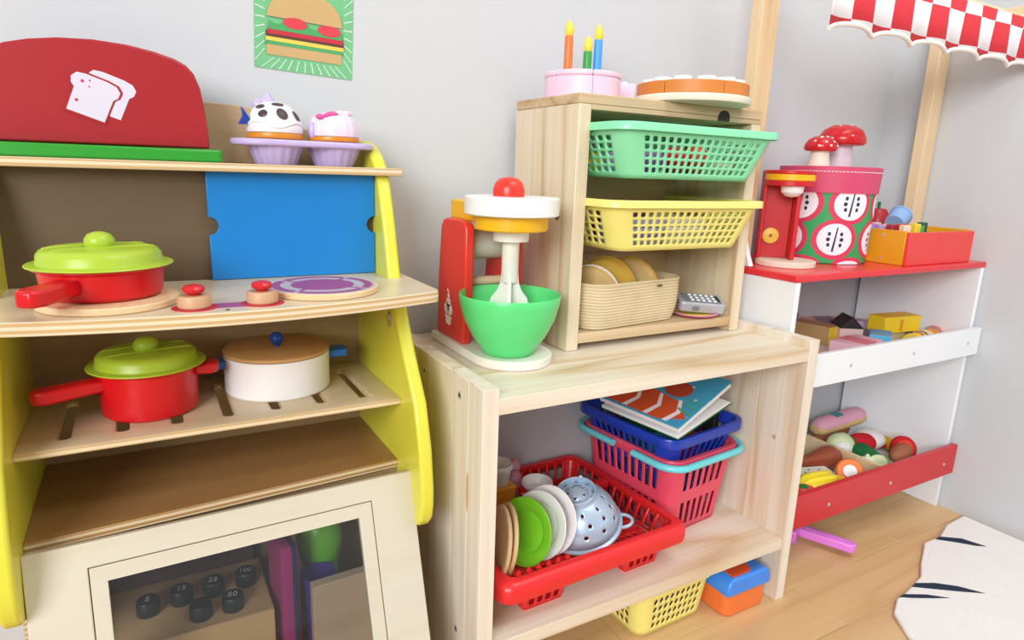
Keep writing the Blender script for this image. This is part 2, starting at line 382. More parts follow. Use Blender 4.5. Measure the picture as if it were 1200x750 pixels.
# fascia + oven door, leaning out at the foot
HM = TR(0, .632, .3085) @ RX(R(-17)) @ TR(.24, 0, 0) @ RY(R(-.85)) @ TR(-.24, 0, 0)
Ki = kit.matrix_basis.inverted()
def dpart(mb, name, m_, par=kit, bevel=.001):
    o = mb.build(name, m_, par, bevel=bevel); o.matrix_basis = Ki @ HM if par is kit else Matrix.Identity(4); return o
mb = MB(); fx0, fx1, zb = KX0, .2385, -.30
ox0, ox1, oz = -.0675, .1915, -.0225
fo = [(fx0, zb), (fx0, 0), (fx1+.004, 0), (fx1+.004, -.0095), (fx1, -.0095), (fx1, zb), (ox1, zb), (ox1, oz), (ox0, oz), (ox0, zb)]
fas = lab(dpart(mb.prism(fo, -.0005, .010, 'y'), 'oven_fascia', KD), 'pale birch oven front')
gx0, gx1, gz0, gz1 = -.0535, .1765, -.235, -.0375
door = MB(); g = .0009
door.box(ox0+g, ox1-g, 0, .010, gz1, oz-g).box(ox0+g, gx0, 0, .010, -.27, gz1).box(gx1, ox1-g, 0, .010, -.27, gz1).box(gx0, gx1, 0, .010, -.27, gz0)
dr = lab(dpart(door, 'oven_door', KD, bevel=.0005), 'oven door frame'); 
gl = bpy.data.materials.new('clear_acrylic'); gl.use_nodes = True
nt = gl.node_tree; b = nt.nodes['Principled BSDF']; out = nt.nodes['Material Output']
tr = nt.nodes.new('ShaderNodeBsdfTransparent'); tr.inputs[0].default_value = (.93, .95, .96, 1); gs = nt.nodes.new('ShaderNodeBsdfGlossy'); gs.inputs['Roughness'].default_value = .05
fr = nt.nodes.new('ShaderNodeFresnel'); fr.inputs[0].default_value = 1.5; ms = nt.nodes.new('ShaderNodeMixShader')
nt.links.new(fr.outputs[0], ms.inputs[0]); nt.links.new(tr.outputs[0], ms.inputs[1]); nt.links.new(gs.outputs[0], ms.inputs[2]); df = nt.nodes.new('ShaderNodeBsdfDiffuse'); df.inputs[0].default_value = (.85, .88, .92, 1); m2_ = nt.nodes.new('ShaderNodeMixShader'); m2_.inputs[0].default_value = .012  # thin pale diffuse mixed in to imitate a bluish reflection on the pane
nt.links.new(ms.outputs[0], m2_.inputs[1]); nt.links.new(df.outputs[0], m2_.inputs[2]); nt.links.new(m2_.outputs[0], out.inputs[0])
pn = MB().box(gx0-.004, gx1+.004, .0045, .0065, gz0-.004, gz1+.004).build('pane', gl, dr); lab(pn, 'clear acrylic pane')
pg = MB().cyl(.003, .2385, .249, 12, TR(0, .004, -.004) @ RY(PI/2)); dpart(pg, 'hinge_pin', steel, bevel=0)
# nut plate in the side panel
mb = MB(); mb.cyl(.0062, .2366, .2381, 20, TR(0, .694, .469) @ RY(PI/2), sx=1.5, sy=1).build('nut_recess', mat('nut_recess', 'b39a6c', .6), kit, world=True)
MB().cyl(.0038, .2350, .2367, 12, TR(0, .6935, .4715) @ RY(PI/2)).build('barrel_nut', steel, kit, world=True)

# ---------------------------------------------------------- pots on the kitchen
def pot(name, label, loc, r, h, grip, rz, long):
    t = T(name, label, 'pot', loc, rz)
    prof = [(0.0001, .0), (r*.86, 0), (r*.93, .003), (r*.97, h-.004), (r*1.0, h-.003), (r*1.05, h-.002), (r*1.05, h), (r*.96, h), (r*.9, .006), (.0001, .004)]
    MB().shell(prof, 48).build('body', red_pl, t)
    hz = h-.012
    a = rrect(.011, .017, .006); 
    mb = MB().prism([(-r*.9, -.0085), (-r-.012, -.0085), (-r-long+.01, -.011), (-r-long, -.006), (-r-long, .006), (-r-long+.01, .011), (-r-.012, .0085), (-r*.9, .0085)], hz-.007, hz+.006)
    mb.build('handle', red_pl, t, bevel=.0025)
    mb = MB().prism([(r*.92, -.013), (r+.012, -.013), (r+.0185, -.007), (r+.0185, .007), (r+.012, .013), (r*.92, .013)], hz-.001, hz+.010, M=RZ(grip))
    mb.build('grip', red_pl, t, bevel=.0025)
    return t
def lid(name, label, loc, r, rz):
    t = T(name, label, 'lid', loc, rz); t.scale = (1, 1, .85)
    MB().shell([(.0001, .0182), (r*.4, .0182), (r*.70, .0175), (r*.79, .0155), (r*.835, .0115), (r*.85, .005), (r*.865, .003), (r*.99, .0018), (r, .0007), (r*.99, 0), (r*.83, .0002), (r*.8, .008), (.0001, .013)], 56).build('dome', lime, t)
    mb = MB()
    for yv in (-.012, .012):
        n = 16; L = r*.82*cos(math.asin(.012/(r*.82)))
        path = [(-L+2*L*i/n, yv, .0180-.0065*max(0, (abs(-1+2*i/n)-.8)/.2)**2) for i in range(n+1)]
        mb.tube(path, .0011, 6)
    mb.build('ridge', lime, t)
    MB().lathe([(.010, .016), (.0118, .020), (.0115, .0255), (.0085, .0305), (.004, .0325), (.0001, .033)], 24).build('lid_knob', lime, t)
    return t
pot('saucepan', 'shallow red toy saucepan standing on the left hob burner', (-.033, .660, .5217), .049, .0265, 0, R(62), .05)
lid('pan_lid', 'lime green lid on the shallow pan on the hob', (-.033, .660, .5484), .0555, R(20))
pot('saucepan', 'deep red toy saucepan on the slotted shelf', (-.0065, .735, .3851), .0475, .0495, R(-30), R(22), .055)
lid('pan_lid', 'lime green lid on the deep pan on the slotted shelf', (-.0065, .735, .4348), .0545, R(12))
t = T('casserole', 'white round toy casserole with blue handles on the slotted shelf', 'pot', (.1238, .757, .3851)); t.scale = (.965, .965, 1)
MB().shell([(.0001, 0), (.0575, 0), (.0595, .002), (.0595, .043), (.0565, .043), (.0565, .005), (.0001, .004)], 56).build('body', white_pl, t)
for s_ in (-1, 1):
    mb = MB().prism([(s_*.056, -.012), (s_*.080, -.012), (s_*.083, -.008), (s_*.083, .008), (s_*.080, .012), (s_*.056, .012)], .0305, .0395)
    lab(mb.build('handle', mat('handle_blue', '1f6fc8', .35), t, bevel=.0015), 'blue wooden handle')
t = T('wooden_cover', 'round brown wooden lid with blue ball knob on white casserole', 'lid', (.1238, .757, .4283)); t.scale = (.965, .965, 1)
MB().lathe([(.058, 0), (.060, .001), (.060, .004), (.0585, .005)], 56).build('disc', KY, t)
lab(MB().lathe([(.003, .005), (.003, .007), (.006, .009), (.0082, .0135), (.0075, .0175), (.0045, .0205), (.0001, .0217)], 24).build('lid_knob', mat('knob_blue', '1c4fa8', .3), t), 'dark blue ball knob')

# ---------------------------------------------------------- toaster
t = T('toy_toaster', 'red toy toaster with toast picture and green base', 'toy toaster', (-.026, .775, .6366))
half = [(.094, .0138), (.0935, .03), (.0915, .055), (.0887, .073), (.084, .086), (.0775, .0935), (.068, .0985), (.05, .1035), (.028, .1072), (0, .1088)]
op = half+[(-x, z) for x, z in reversed(half[:-1])]
lab(MB().prism(op, -.016, .02, 'y').build('body', mat('toaster_red', 'a8232a', .35, vary=.03), t, bevel=.002), 'red domed body')
lab(MB().prism(rrect(.104, .035, .006), 0, .0125).build('base', green_base, t, bevel=.002), 'green base board')
def toast(M, th):
    o = [(-.019, -.022), (.016, -.022), (.0175, .002), (.021, .006), (.0215, .012), (.017, .0165), (.008, .018), (-.012, .018), (-.02, .0165), (-.0235, .011), (-.022, .005), (-.0185, .002)]
    return MB().prism(o, -.0003*th, 0, 'y', M)
Mt = TR(-.0035, -.0162, .058) @ RY(R(20)) @ Matrix.Diagonal((.9, 1, .92, 1))
tp_ = mat('toast_print_shaded', 'd9d3e3', .5, vary=.01)  # white toast print greyed, its shading put into the colour
toast(TR(.010, -.0160, .061) @ RY(R(20)) @ Matrix.Diagonal((.9, 1, .92, 1)), 1).build('toast_print', tp_, t)
mb = toast(Mt @ Matrix.Diagonal((1.1, 1, 1.1, 1)), 1); mb.build('toast_outline', MATS['toaster_red'], t, loc=(0, -.0003, 0))
toast(Mt, 1).build('toast_print', tp_, t, loc=(0, -.0006, 0))
mb = MB()
for px_, pz_, pr_ in ((-.013, .010, .0016), (-.013, -.010, .0016), (-.007, .013, .0009), (-.006, .007, .0008)): mb.cyl(pr_, 0, .0003, 10, Mt @ TR(px_, -.0007, pz_) @ RX(PI/2))
mb.build('crumb_print', mat('crimson_print', 'c02a55', .5), t)

# ---------------------------------------------------------- cupcakes
t = T('cupcake_tray', 'lilac plastic tray with two fluted cups on the top shelf', 'tray', (.1675, .775, .6366))
def stadium(hw, r, n=14): return [(hw+r*cos(R(a)), r*sin(R(a))) for a in [-90+180*i/n for i in range(n+1)]]+[(-hw+r*cos(R(a)), r*sin(R(a))) for a in [90+180*i/n for i in range(n+1)]]
MB().prism(stadium(.0435, .0345), .0195, .0262).build('plate', lilac, t, bevel=.002)
for cx in (-.0315, .0325):
    mb = MB(); n = 72; vs_ = []; F = []
    pr_ = [(.0195, 0), (.0205, .0005), (.0275, .0195)]
    for r_, z_ in pr_:
        for i in range(n):
            a = 2*PI*i/n; rr_ = r_*(1+.075*abs(cos(a*8))**.7)
            vs_.append((cx+rr_*cos(a), rr_*sin(a), z_))
    for j in range(2):
        for i in range(n): k = (i+1) % n; F.append((j*n+i, j*n+k, (j+1)*n+k, (j+1)*n+i))
    F.append(tuple(range(n-1, -1, -1))); F.append(tuple(2*n+i for i in range(n)))
    mb.add(vs_, F).build('cup', lilac, t, ang=50)
def dome_point(cx, r, h, z0, az, el):  # on an ellipsoid dome
    return Vector((r*cos(el)*cos(az), r*cos(el)*sin(az), z0+h*sin(el)))
def patch(mb, r, h, z0, az, el, sa, se, up_=.0005, rot=0, n=18):
    """flat-ish oval lying on an ellipsoid dome"""
    vs_ = []
    for k, s_ in ((0, 0), (1, .55), (2, 1)):
        for i in range(n):
            q = 2*PI*i/n; a, e = s_*cos(q)*sa, s_*sin(q)*se
            a, e = a*cos(rot)-e*sin(rot), a*sin(rot)+e*cos(rot)
            p = dome_point(0, r+up_*(1-.6*s_), h+up_*(1-.6*s_), z0, az+a/max(.3, cos(el)), el+e); vs_.append(p)
    F = [tuple(range(n))]+[(j*n+i, j*n+(i+1) % n, (j+1)*n+(i+1) % n, (j+1)*n+i) for j in range(2) for i in range(n)]
    return mb.add(vs_, F)
t = T('toy_cupcake', 'toy cupcake with white panda-face icing and blue bow', 'toy cupcake', (.136, .775, .6629))
lab(MB().lathe([(.0268, 0), (.0292, .0012), (.0298, .004), (.029, .0065), (.0275, .007)], 40).build('sponge', orange_pl, t), 'orange sponge')
mb = MB(); mb.lathe([(.0285, .0072), (.0293, .009), (.0296, .013), (.0285, .019), (.0255, .026), (.0215, .032), (.016, .0365), (.008, .0395), (.0001, .0405)], 40)
mb.tube([(.0285*cos(R(-160+i*10)), .0285*sin(R(-160+i*10)), .0155+.003*sin(i*.7)) for i in range(16)], .0022, 8)
lab(mb.build('icing', white_pl, t, ang=60), 'white icing')
mb = MB(); D = (.0296, .0285, .0125)
fa = math.atan2(-1, -.18)
patch(mb, *D, fa-.45, .50, .17, .15, .0012, .2)
patch(mb, *D, fa+.32, .52, .19, .24, .0012, .35)
patch(mb, *D, fa+1.05, .46, .12, .24, .0012, .3)
patch(mb, *D, fa-.75, .82, .20, .11, .0018); patch(mb, *D, fa+.25, .98, .22, .10, .0018)
lab(mb.build('face_patch', choc, t, ang=60), 'dark brown panda patches')
mb = MB(); mb.lathe([(.008, .038), (.0095, .042), (.0075, .046), (.005, .0485), (.0035, .052), (.0001, .0555)], 20, TR(-.006, .004, -.0035)); mb.lathe([(.006, .036), (.007, .040), (.004, .0445), (.0001, .046)], 16, TR(-.015, .006, -.003)); lab(mb.build('swirl', lilac, t, ang=60), 'lilac swirl')
st = [(0, 0), (-.006, .0095), (-.0085, .012), (-.0075, .003), (-.012, -.0065), (-.004, -.006)]
lab(MB().prism([(x-.0265, z+.0205) for x, z in st], -.011, -.007, 'y').build('bow', navy, t, bevel=.0006), 'blue bow')
t = T('toy_cupcake', 'toy cupcake with pleated pale pink icing and magenta bow', 'toy cupcake', (.2005, .775, .6629))
lab(MB().lathe([(.0262, 0), (.0284, .0012), (.0289, .0035), (.0282, .0058), (.027, .0062)], 40).build('sponge', orange_pl, t), 'orange sponge')
mb = MB(); n = 80; vs_ = []; F = []; pr_ = [(.0283, .0064), (.0288, .010), (.0285, .015), (.0268, .021), (.0235, .0265), (.0185, .0302), (.011, .0325), (.0002, .0335)]
for j, (r_, z_) in enumerate(pr_):
    for i in range(n): a = 2*PI*i/n; k = 1-.035*(abs(sin(a*8)) < .28)*(j > 0 and j < 6); vs_.append((r_*k*cos(a), r_*k*sin(a), z_))
for j in range(len(pr_)-1):
    for i in range(n): k = (i+1) % n; F.append((j*n+i, j*n+k, (j+1)*n+k, (j+1)*n+i))
F.append(tuple(range(n-1, -1, -1))); mb.add(vs_, F)
for q in range(4): mb.ell((.006+.006*q*.6, -.004+.003*(q % 2), .0325), (.005, .005, .0035), 12, 6)
lab(mb.build('icing', pinkice, t, ang=70), 'pale pink pleated icing')
mb = MB(); mb.ell((-.0175, -.0165, .0268), (.0065, .0035, .0032), 14, 8, ); mb.ell((-.0055, -.0175, .0302), (.007, .0035, .003), 14, 8); mb.ell((-.0118, -.0182, .0285), (.0028, .003, .0028), 10, 6)
lab(mb.build('bow', magenta, t, ang=60), 'magenta bow')
mb = MB(); mb.ell((-.0265, -.01, .012), (.004, .005, .009), 12, 8); lab(mb.build('side_swirl', lilac, t), 'lilac side swirl')

# ---------------------------------------------------------- burger poster
t = T('poster', 'green burger poster with white rays pinned to the wall', 'poster', (.1875, .8518, .7447), 0, ry=R(2.4))
PW, PH = .0575, .115
MB().box(-PW, PW, -.0006, 0, 0, PH).build('sheet', mat('poster_green', '74bd85', .7), t)
mb = MB()
for i in range(11):
    x = -.050+.01*i; xi = -.036+.0072*i; mb.prism([(x-.0005, .001), (x+.0005, .001), (xi+.0004, .013), (xi-.0004, .013)], -.0009, -.0006, 'y')
for s_ in (-1, 1):
    for i in range(9):
        z = .008+.012*i; zi = .022+.0085*i; mb.prism([(s_*.0565, z), (s_*.0565, z+.001), (s_*.046, zi+.0009), (s_*.046, zi)], -.0009, -.0006, 'y')
mb.build('ray_print', white_print, t)
def wav(x0, x1, za, zb_, amp, fq, ph, n=28):
    top = [(x0+(x1-x0)*i/n, zb_+amp*sin(fq*i/n*2*PI+ph)) for i in range(n+1)]; bot = [(x1+(x0-x1)*i/n, za) for i in range(n+1)]
    return bot[::-1]+top[::-1]
def strip(pts, k, name, m_): MB().prism(pts, -.0006-.0003*(k+1), -.0006-.0003*k, 'y').build(name, m_, t)
strip(wav(-.044, .044, .016, .030, .0, 1, 0), 1, 'bun_print', mat('bun_tan', 'c9a873', .7))
strip(wav(-.046, .046, .0275, .034, .0016, 2.5, 0), 2, 'lettuce_print', mat('lettuce_green', '4ba867', .7))
strip(wav(-.045, .046, .0315, .0375, .0012, 1.5, 1), 3, 'cheese_print', mat('cheese_yellow', 'e8ce55', .7))
strip(wav(-.045, .046, .036, .042, .0008, 1.5, 1), 4, 'patty_print', mat('patty_brown', '5c3a35', .7))
strip(wav(-.043, .045, .039, .0455, .0015, 7, 0), 5, 'sauce_print', mat('sauce_red', 'c32f3f', .7))
strip(wav(-.042, .044, .044, .052, .0015, 4, 2), 6, 'salad_print', mat('salad_green', '4aa560', .7))
mb = MB()
for cx, cz in ((-.012, .054), (.028, .052)): mb.cyl(.014, 0, .0003, 24, TR(cx, -.0027, cz) @ RX(PI/2) @ Matrix.Diagonal((1, .45, 1, 1)))
mb.build('tomato_print', mat('tomato_red', 'd8404a', .7), t)
strip([(.044*cos(R(a)), .058+.034*sin(R(a))) for a in range(0, 181, 12)], 4, 'top_bun_print', MATS['bun_tan'])

# ---------------------------------------------------------- inside the oven
oz_ = .1430
t = T('weight_tray', 'wooden board with a dark recessed strip behind the oven pane', 'board', (.03, .75, .0385))
MB().box(-.115, .066, -.062, .050, 0, oz_-.0385).build('board', mat('weight_board', 'd6b07a', .5), t, bevel=.002)
lab(MB().box(-.085, .06, .0505, .056, 0, oz_-.0385+.075).build('dark_strip', mat('dark_walnut', '5b4038', .5), t, bevel=.001), 'dark brown upright strip')
wl = [('100', .0740, .7525, 'one hundred, beside the magenta bag'), ('25', .0385, .7495, 'twenty-five, between the fifteen and the hundred'), ('15', .0050, .7485, 'fifteen, between the five and the twenty-five'), ('50', .0550, .7113, 'fifty, in front of the one marked one hundred'), ('5', -.0290, .7438, 'five, at the end of the row'), ('', .0220, .7110, '')]
for s_, x, y, lb in wl:
    t = T('toy_weight', 'black toy weight marked ' + lb if s_ else 'unmarked black toy weight beside the one marked fifty', 'toy weight', (x, y, oz_))
    MB().lathe([(.0115, 0), (.0122, .001), (.0118, .0155), (.0108, .017), (.0001, .0171)], 28).build('body', black_pl, t)
    if s_: text_mesh(s_, .011 if len(s_) < 3 else .0095, .0002, 'number', mat('grey_number', 'c9c9c9', .6), t, TR(0, 0, .0173) @ RZ(R(-12)))
t = T('toy_bag', 'magenta and navy padded toy bag behind the oven pane', 'toy bag', (.1130, .7200, .0385), R(8))
MB().prism(rrect(.011, .026, .006), 0, .172).build('bag', mat('magenta_cloth', 'b02f76', .9), t, bevel=.004)
lab(MB().prism(rrect(.003, .0268, .002), .001, .1728).build('band', mat('navy_cloth', '24305c', .9), t, loc=(.0045, -.0006, 0)), 'navy band')
t = T('toy_jar', 'apple green toy jar with dark lid behind the oven pane', 'toy jar', (.164, .760, .0385))
MB().lathe([(.018, 0), (.020, .004), (.020, .10), (.026, .118), (.0285, .140), (.025, .160), (.015, .171), (.0001, .174)], 32).build('body', lime_pl, t)
MB().lathe([(.0198, .09), (.0215, .091), (.0215, .098), (.0198, .099)], 32).build('ring', mint, t)
t = T('toy_bowl', 'purple toy bowl on its side behind the oven pane', 'toy bowl', (.152, .716, .0385))
MB().lathe([(.010, 0), (.014, .002), (.017, .09), (.021, .118), (.019, .118), (.012, .01), (.0001, .008)], 32).build('body', mat('purple_plastic', '5b3a98', .35), t)
t = T('cardboard_box', 'plain tan cardboard box standing behind the oven pane', 'box', (.176, .684, .0385), R(3))
MB().box(-.040, .040, -.006, .006, 0, .125).build('carton', mat('cardboard', 'cdb294', .8), t, bevel=.001)
MB().box(-.0395, .0395, -.0062, .0062, .125, .1262).build('flap', mat('cardboard_edge', 'd9c3a6', .8), t)

# ============================================================ PINE BENCH
BX0, BX1, BF, BB, BZ = .2900, .8290, .5593, .8485, .4183
TH = .0195
bench = T('pine_shelf_unit', 'low open pine shelf unit between play kitchen and market stall', 'shelf unit', ((BX0+BX1)/2, .70, 0))
for x0, x1 in ((BX0, BX0+TH), (BX1-TH, BX1)):
    ys = [BF, .593, .637, .745, BB]
    for i in range(4):
        MB().box(x0, x1, ys[i]+(.0001 if i else 0), ys[i+1]-.0001, 0, BZ).build('side_board', PZ, bench, bevel=.0005, seg=1, world=True)
def planks(x0, x1, y0, y1, z0, z1, cuts, m_, par, name):
    ys = [y0]+cuts+[y1]
    for i in range(len(ys)-1): MB().box(x0, x1, ys[i]+(.00008 if i else 0), ys[i+1]-.00008, z0, z1).build(name, m_, par, bevel=.0005, seg=1, world=True)
planks(BX0+TH, BX1-TH, BF+.0008, BB, .3880, .4061, [.64, .74], PX, bench, 'top_board')
planks(BX0+TH, BX1-TH, BF+.0015, BB, .0890, .1072, [.65, .75], PX, bench, 'lower_board')
for y, z in ((.6147, .3957), (.717, .3945), (.6147, .0985), (.717, .0985)):
    b_ = MB().cyl(.0042, 0, .0007, 18, TR(BX0, y, z) @ RY(-PI/2)).build('bolt', steel, bench, world=True)
    MB().cyl(.0021, 0, .0009, 6, TR(BX0, y, z) @ RY(-PI/2)).build('socket', dark, bench, world=True)

for (y, z, ry_, rz_, hx) in ((.5912, .290, .0035, .024, 'd3b58e'),):
    MB().prism([(y+ry_*cos(R(a)), z+rz_*sin(R(a))) for a in range(0, 360, 24)], BX0-.0003, BX0+.001, 'x').build('knot', mat('pine_knot_'+hx, hx, .6), bench, world=True)
MB().prism([(.599+.003*cos(R(a)), .258+.004*sin(R(a))) for a in range(0, 360, 24)], BX1-TH-.0003, BX1-TH+.001, 'x').build('knot', mat('pine_knot_dark', 'c9a67c', .6), bench, world=True)

# ---------------------------------------------------------- crate shelf
SX0, SX1, SF, SB, ST, SZ = .4764, .8008, .6829, .838, .7343, .4064
crate = T('crate_shelf', 'small old pine crate standing on the shelf unit, holding plastic baskets', 'crate', ((SX0+SX1)/2, .76, SZ))
st_ = .0188
MB().box(SX0, SX0+st_, SF, SB, SZ, ST-.0125).build('side_board', CZ, crate, bevel=.0015, world=True)
MB().box(SX1-st_, SX1, SF, SB, SZ, ST-st_-.0002).build('side_board', CZ, crate, bevel=.0015, world=True)
MB().box(SX0, SX1, SF, SB, ST-.0123, ST).build('top_board', CX, crate, bevel=.0012, world=True)
MB().box(SX0+st_, SX1, SF+.0006, SB, ST-.0188, ST-.0125).build('top_batten', CX, crate, bevel=.0008, world=True)
MB().box(SX0+st_, SX1-st_, SF+.001, SB, .4155, .4295).build('bottom_board', CX, crate, bevel=.001, world=True)
MB().box(SX0+st_, SX1-st_, SB-.006, SB, .43, ST-.0188).build('back_board', CX, crate, world=True)
for zz in (.689, .5955):
    for xx in ((SX0+st_, SX0+st_+.0045), (SX1-st_-.0045, SX1-st_)):
        MB().box(xx[0], xx[1], SF+.01, SB-.007, zz, zz+.006).build('runner', CX, crate, world=True)
MB().prism([(.7345, .7158), (.7345, .7235), (.732, .7275), (.7275, .7300), (.7195, .7300), (.715, .7275), (.7125, .7235), (.7125, .7158)], SF-.0005, SF+.002, 'y').build('knot', mat('knot_black', '3a332f', .8), crate, world=True)
MB().cyl(.0052, 0, .0012, 16, TR(SX0, .72, .585) @ RY(-PI/2), sx=1.5).build('knot', mat('knot_brown', '6d4a30', .7), crate, world=True)

# ---------------------------------------------------------- perforated baskets
def perim(w, d, r, nx, ny, nc=4, margin=.0):
    """perimeter cells of a rounded rectangle; returns segments of (p0,p1,flag) with points as (x,y,nx,ny)"""
    segs = []
    def line(a, b, n, mg):
        L = (Vector(b)-Vector(a)).length; cuts = [0, mg]+[mg+(L-2*mg)*i/n for i in range(1, n)]+[L-mg, L]
        cuts = sorted(set(cuts))
        for i in range(len(cuts)-1): segs.append((Vector(a).lerp(Vector(b), cuts[i]/L), Vector(a).lerp(Vector(b), cuts[i+1]/L), cuts[i] >= mg-1e-9 and cuts[i+1] <= L-mg+1e-9 and n > 0))
    def cor(cx, cy, a):
        for i in range(nc):
            q0 = a+PI/2*i/nc; q1 = a+PI/2*(i+1)/nc
            segs.append((Vector((cx+r*cos(q0), cy+r*sin(q0))), Vector((cx+r*cos(q1), cy+r*sin(q1))), False))
    line((-w+r, -d), (w-r, -d), nx, margin); cor(w-r, -d+r, -PI/2)
    line((w, -d+r), (w, d-r), ny, margin); cor(w-r, d-r, 0)
    line((w-r, d), (-w+r, d), nx, margin); cor(-w+r, d-r, PI/2)
    line((-w, d-r), (-w, -d+r), ny, margin); cor(-w+r, -d+r, PI)
    return segs
def basket_walls(mb, w, d, r, nx, ny, z0, z1, tw, rows, fu, fv, cut, margin=.01, td=None, lo=0.0):
    """tapering rounded-rectangle walls: at the foot the plan is smaller by tw on each side"""
    segs = perim(w, d, r, nx, ny, margin=margin); td = tw if td is None else td
    pts = [s_[0] for s_ in segs]+[segs[0][0]]
    def mp(u, v):
        i = min(int(math.floor(u+1e-9)), len(segs)-1); f = u-i
        p = segs[i][0].lerp(segs[i][1], f); k = 1-v
        return (p.x*(1-tw/w*k), p.y*(1-td/d*k), z0+(z1-z0)*v)
    cols = [(i, i+1, s_[2]) for i, s_ in enumerate(segs)]
    return mb.perf(mp, cols, rows, fu, fv, cut)
def drawer_basket(name, label, m_, loc, rz=0):
    t = T(name, label, 'basket', loc, rz); w, d, h = .1345, .104, .0655
    nr = 5; a = .10; rows = [(0, a, 0)]+[(a+(.86-a)*i/nr, a+(.86-a)*(i+1)/nr, 1) for i in range(nr)]+[(.86, 1, 0)]
    mb = MB(); basket_walls(mb, w, d, .024, 16, 9, 0, h-.005, .026, rows, .64, .70, .22, margin=.003, td=.018)
    mb.build('walls', m_, t, solid=.0018, ang=30)
    fl_ = [(x*(w-.026)/w, y*(d-.018)/d) for x, y in rrect(w, d, .024)]
    mb = MB(); mb.perf(lambda u, v: (u, v, .0012), [(-.07+.014*i, -.07+.014*(i+1), 1) for i in range(10)], [(-.055+.014*i, -.055+.014*(i+1), 1) for i in range(8)], .55, .55, .25)
    mb.build('floor_grid', m_, t, solid=.0018)
    MB().prism(fl_, 0, .004).build('foot', m_, t, bevel=.001)
    # rim: outward flange with a turned-down lip
    outer = rrect(w+.006, d+.006, .029, 8); inner = rrect(w-.001, d-.001, .024, 8); n = len(outer)
    v = []; 
    for ring, z in ((inner, h-.006), (outer, h-.003), (outer, h-.0095), ([(x*1.007, y*1.007) for x, y in outer], h-.0095), ([(x*1.007, y*1.007) for x, y in outer], h-.001), (outer, h), (inner, h-.0025)): v += [(x, y, z) for x, y in ring]
    F = [(j*n+i, j*n+(i+1) % n, ((j+1) % 7)*n+(i+1) % n, ((j+1) % 7)*n+i) for j in range(7) for i in range(n)]
    MB().add(v, F).build('rim', m_, t, ang=50)
    return t
BSX = .6345
drawer_basket('plastic_basket', 'mint green perforated plastic basket in the crate', mint, (BSX, .7255, .6345))
drawer_basket('plastic_basket', 'yellow perforated plastic basket in the crate', yel_pl, (BSX+.001, .738, .5425))
def blob(name, label, cat, loc, r, m_, rz=0, group=None, stem=None, extra=None, rx=0):
    t = T(name, label, cat, loc, rz, group, rx=rx)
    MB().ell((0, 0, r[2]), r, 20, 12).build('body', m_, t)
    if stem: lab(MB().lathe([(.003, 0), (.002, .004), (.0015, .008)], 10, TR(0, 0, 2*r[2]-.001)).build('stem', stem, t), 'stem')
    if extra: extra(t)
    return t
leafm = felt_green
gz = .6375+.0028
for i, (nm, lb, x, y, r, m_) in enumerate([
    ('toy_aubergine', 'purple toy aubergine in the green basket', .567, .661, (.034, .016, .016), mat('aubergine', '8a4fa5', .35)),
    ('toy_plum', 'lilac toy plum in the green basket', .548, .697, (.015, .015, .014), mat('plum', 'b98fd0', .35)),
    ('toy_apple', 'red toy apple in the green basket', .618, .664, (.021, .017, .018), red_paint),
    ('toy_tomato', 'glossy tomato red toy tomato in the green basket', .658, .664, (.020, .017, .020), tomato),
    ('toy_carrot', 'orange toy carrot in the green basket', .682, .700, (.03, .011, .018), tanger),
    ('toy_radish', 'white toy radish in the green basket', .60, .700, (.014, .014, .013), white_pl),
    ('toy_pear', 'pale green toy pear in the green basket', .712, .668, (.016, .015, .011), felt_pale),
    ('toy_lemon', 'yellow toy lemon in the green basket', .540, .738, (.017, .014, .0135), lemon)]):
    blob(nm, lb, 'toy food', (x, y, gz), r, m_, R(i*23), stem=leafm)
yz = .5425+.0044
for i, (nm, lb, x, y, a, b_, h, m_) in enumerate([
    ('cloth_bundle', 'lavender folded cloth in the yellow basket', .572, .690, .038, .026, .035, mat('lavender_cloth', 'b7b4e0', .9, bump=.5)),
    ('cloth_bundle', 'white folded cloth in the yellow basket', .655, .688, .036, .026, .036, felt_white),
    ('cloth_bundle', 'grey striped folded cloth in the yellow basket', .70, .735, .03, .02, .028, mat('grey_cloth', 'b8b4b4', .9, bump=.5)),
    ('cloth_bundle', 'maroon folded cloth in the yellow basket', .60, .745, .045, .02, .042, mat('maroon_cloth', '7b3240', .9, bump=.5))]):
    t = T(nm, lb, 'cloth', (x, y, yz), R(-8+i*6))
    for k in range(3): MB().prism(rrect(a*(1-.04*k), b_*(1-.05*k), .008), h*k/3+.0004, h*(k+1)/3).build('fold', m_, t, bevel=.004, loc=(.001*k, 0, 0))

# ---------------------------------------------------------- straw basket with felt breads
t = T('straw_basket', 'low oval straw basket in the bottom of the crate', 'basket', (.597, .735, .4297), R(6))
w_, d_, n_ = .095, .050, 15
mb = MB(); prof = []
for i in range(n_*4+1):
    z = i/(n_*4); bulge = -.010*(1-z)**3-.002*z; prof.append((bulge+.0019*abs(sin(PI*i/4)), .0635*z+.0004))
prof += [(-.0055, .0635), (-.0065, .058), (-.012, .006)]
ringp = rrect(w_, d_, .03, 8); n = len(ringp); v = []
for off_, z in prof:
    for x, y in ringp:
        L = math.hypot(x, y); ux, uy = (x/w_)**3, (y/d_)**3; q = math.hypot(ux, uy)
        v.append((x+off_*ux/q, y+off_*uy/q, z+.0018*sin(x*40)*z/.0635))
F = [(j*n+i, j*n+(i+1) % n, (j+1)*n+(i+1) % n, (j+1)*n+i) for j in range(len(prof)-1) for i in range(n)]
F += [tuple(range(n-1, -1, -1)), tuple((len(prof)-1)*n+i for i in range(n))]
mb.add(v, F).build('coiled_body', straw, t, ang=75)
mb = MB().tube([(x*.985, y*.985, .0632) for x, y in ringp], .0018, 8, True); mb.build('rim', straw, t)
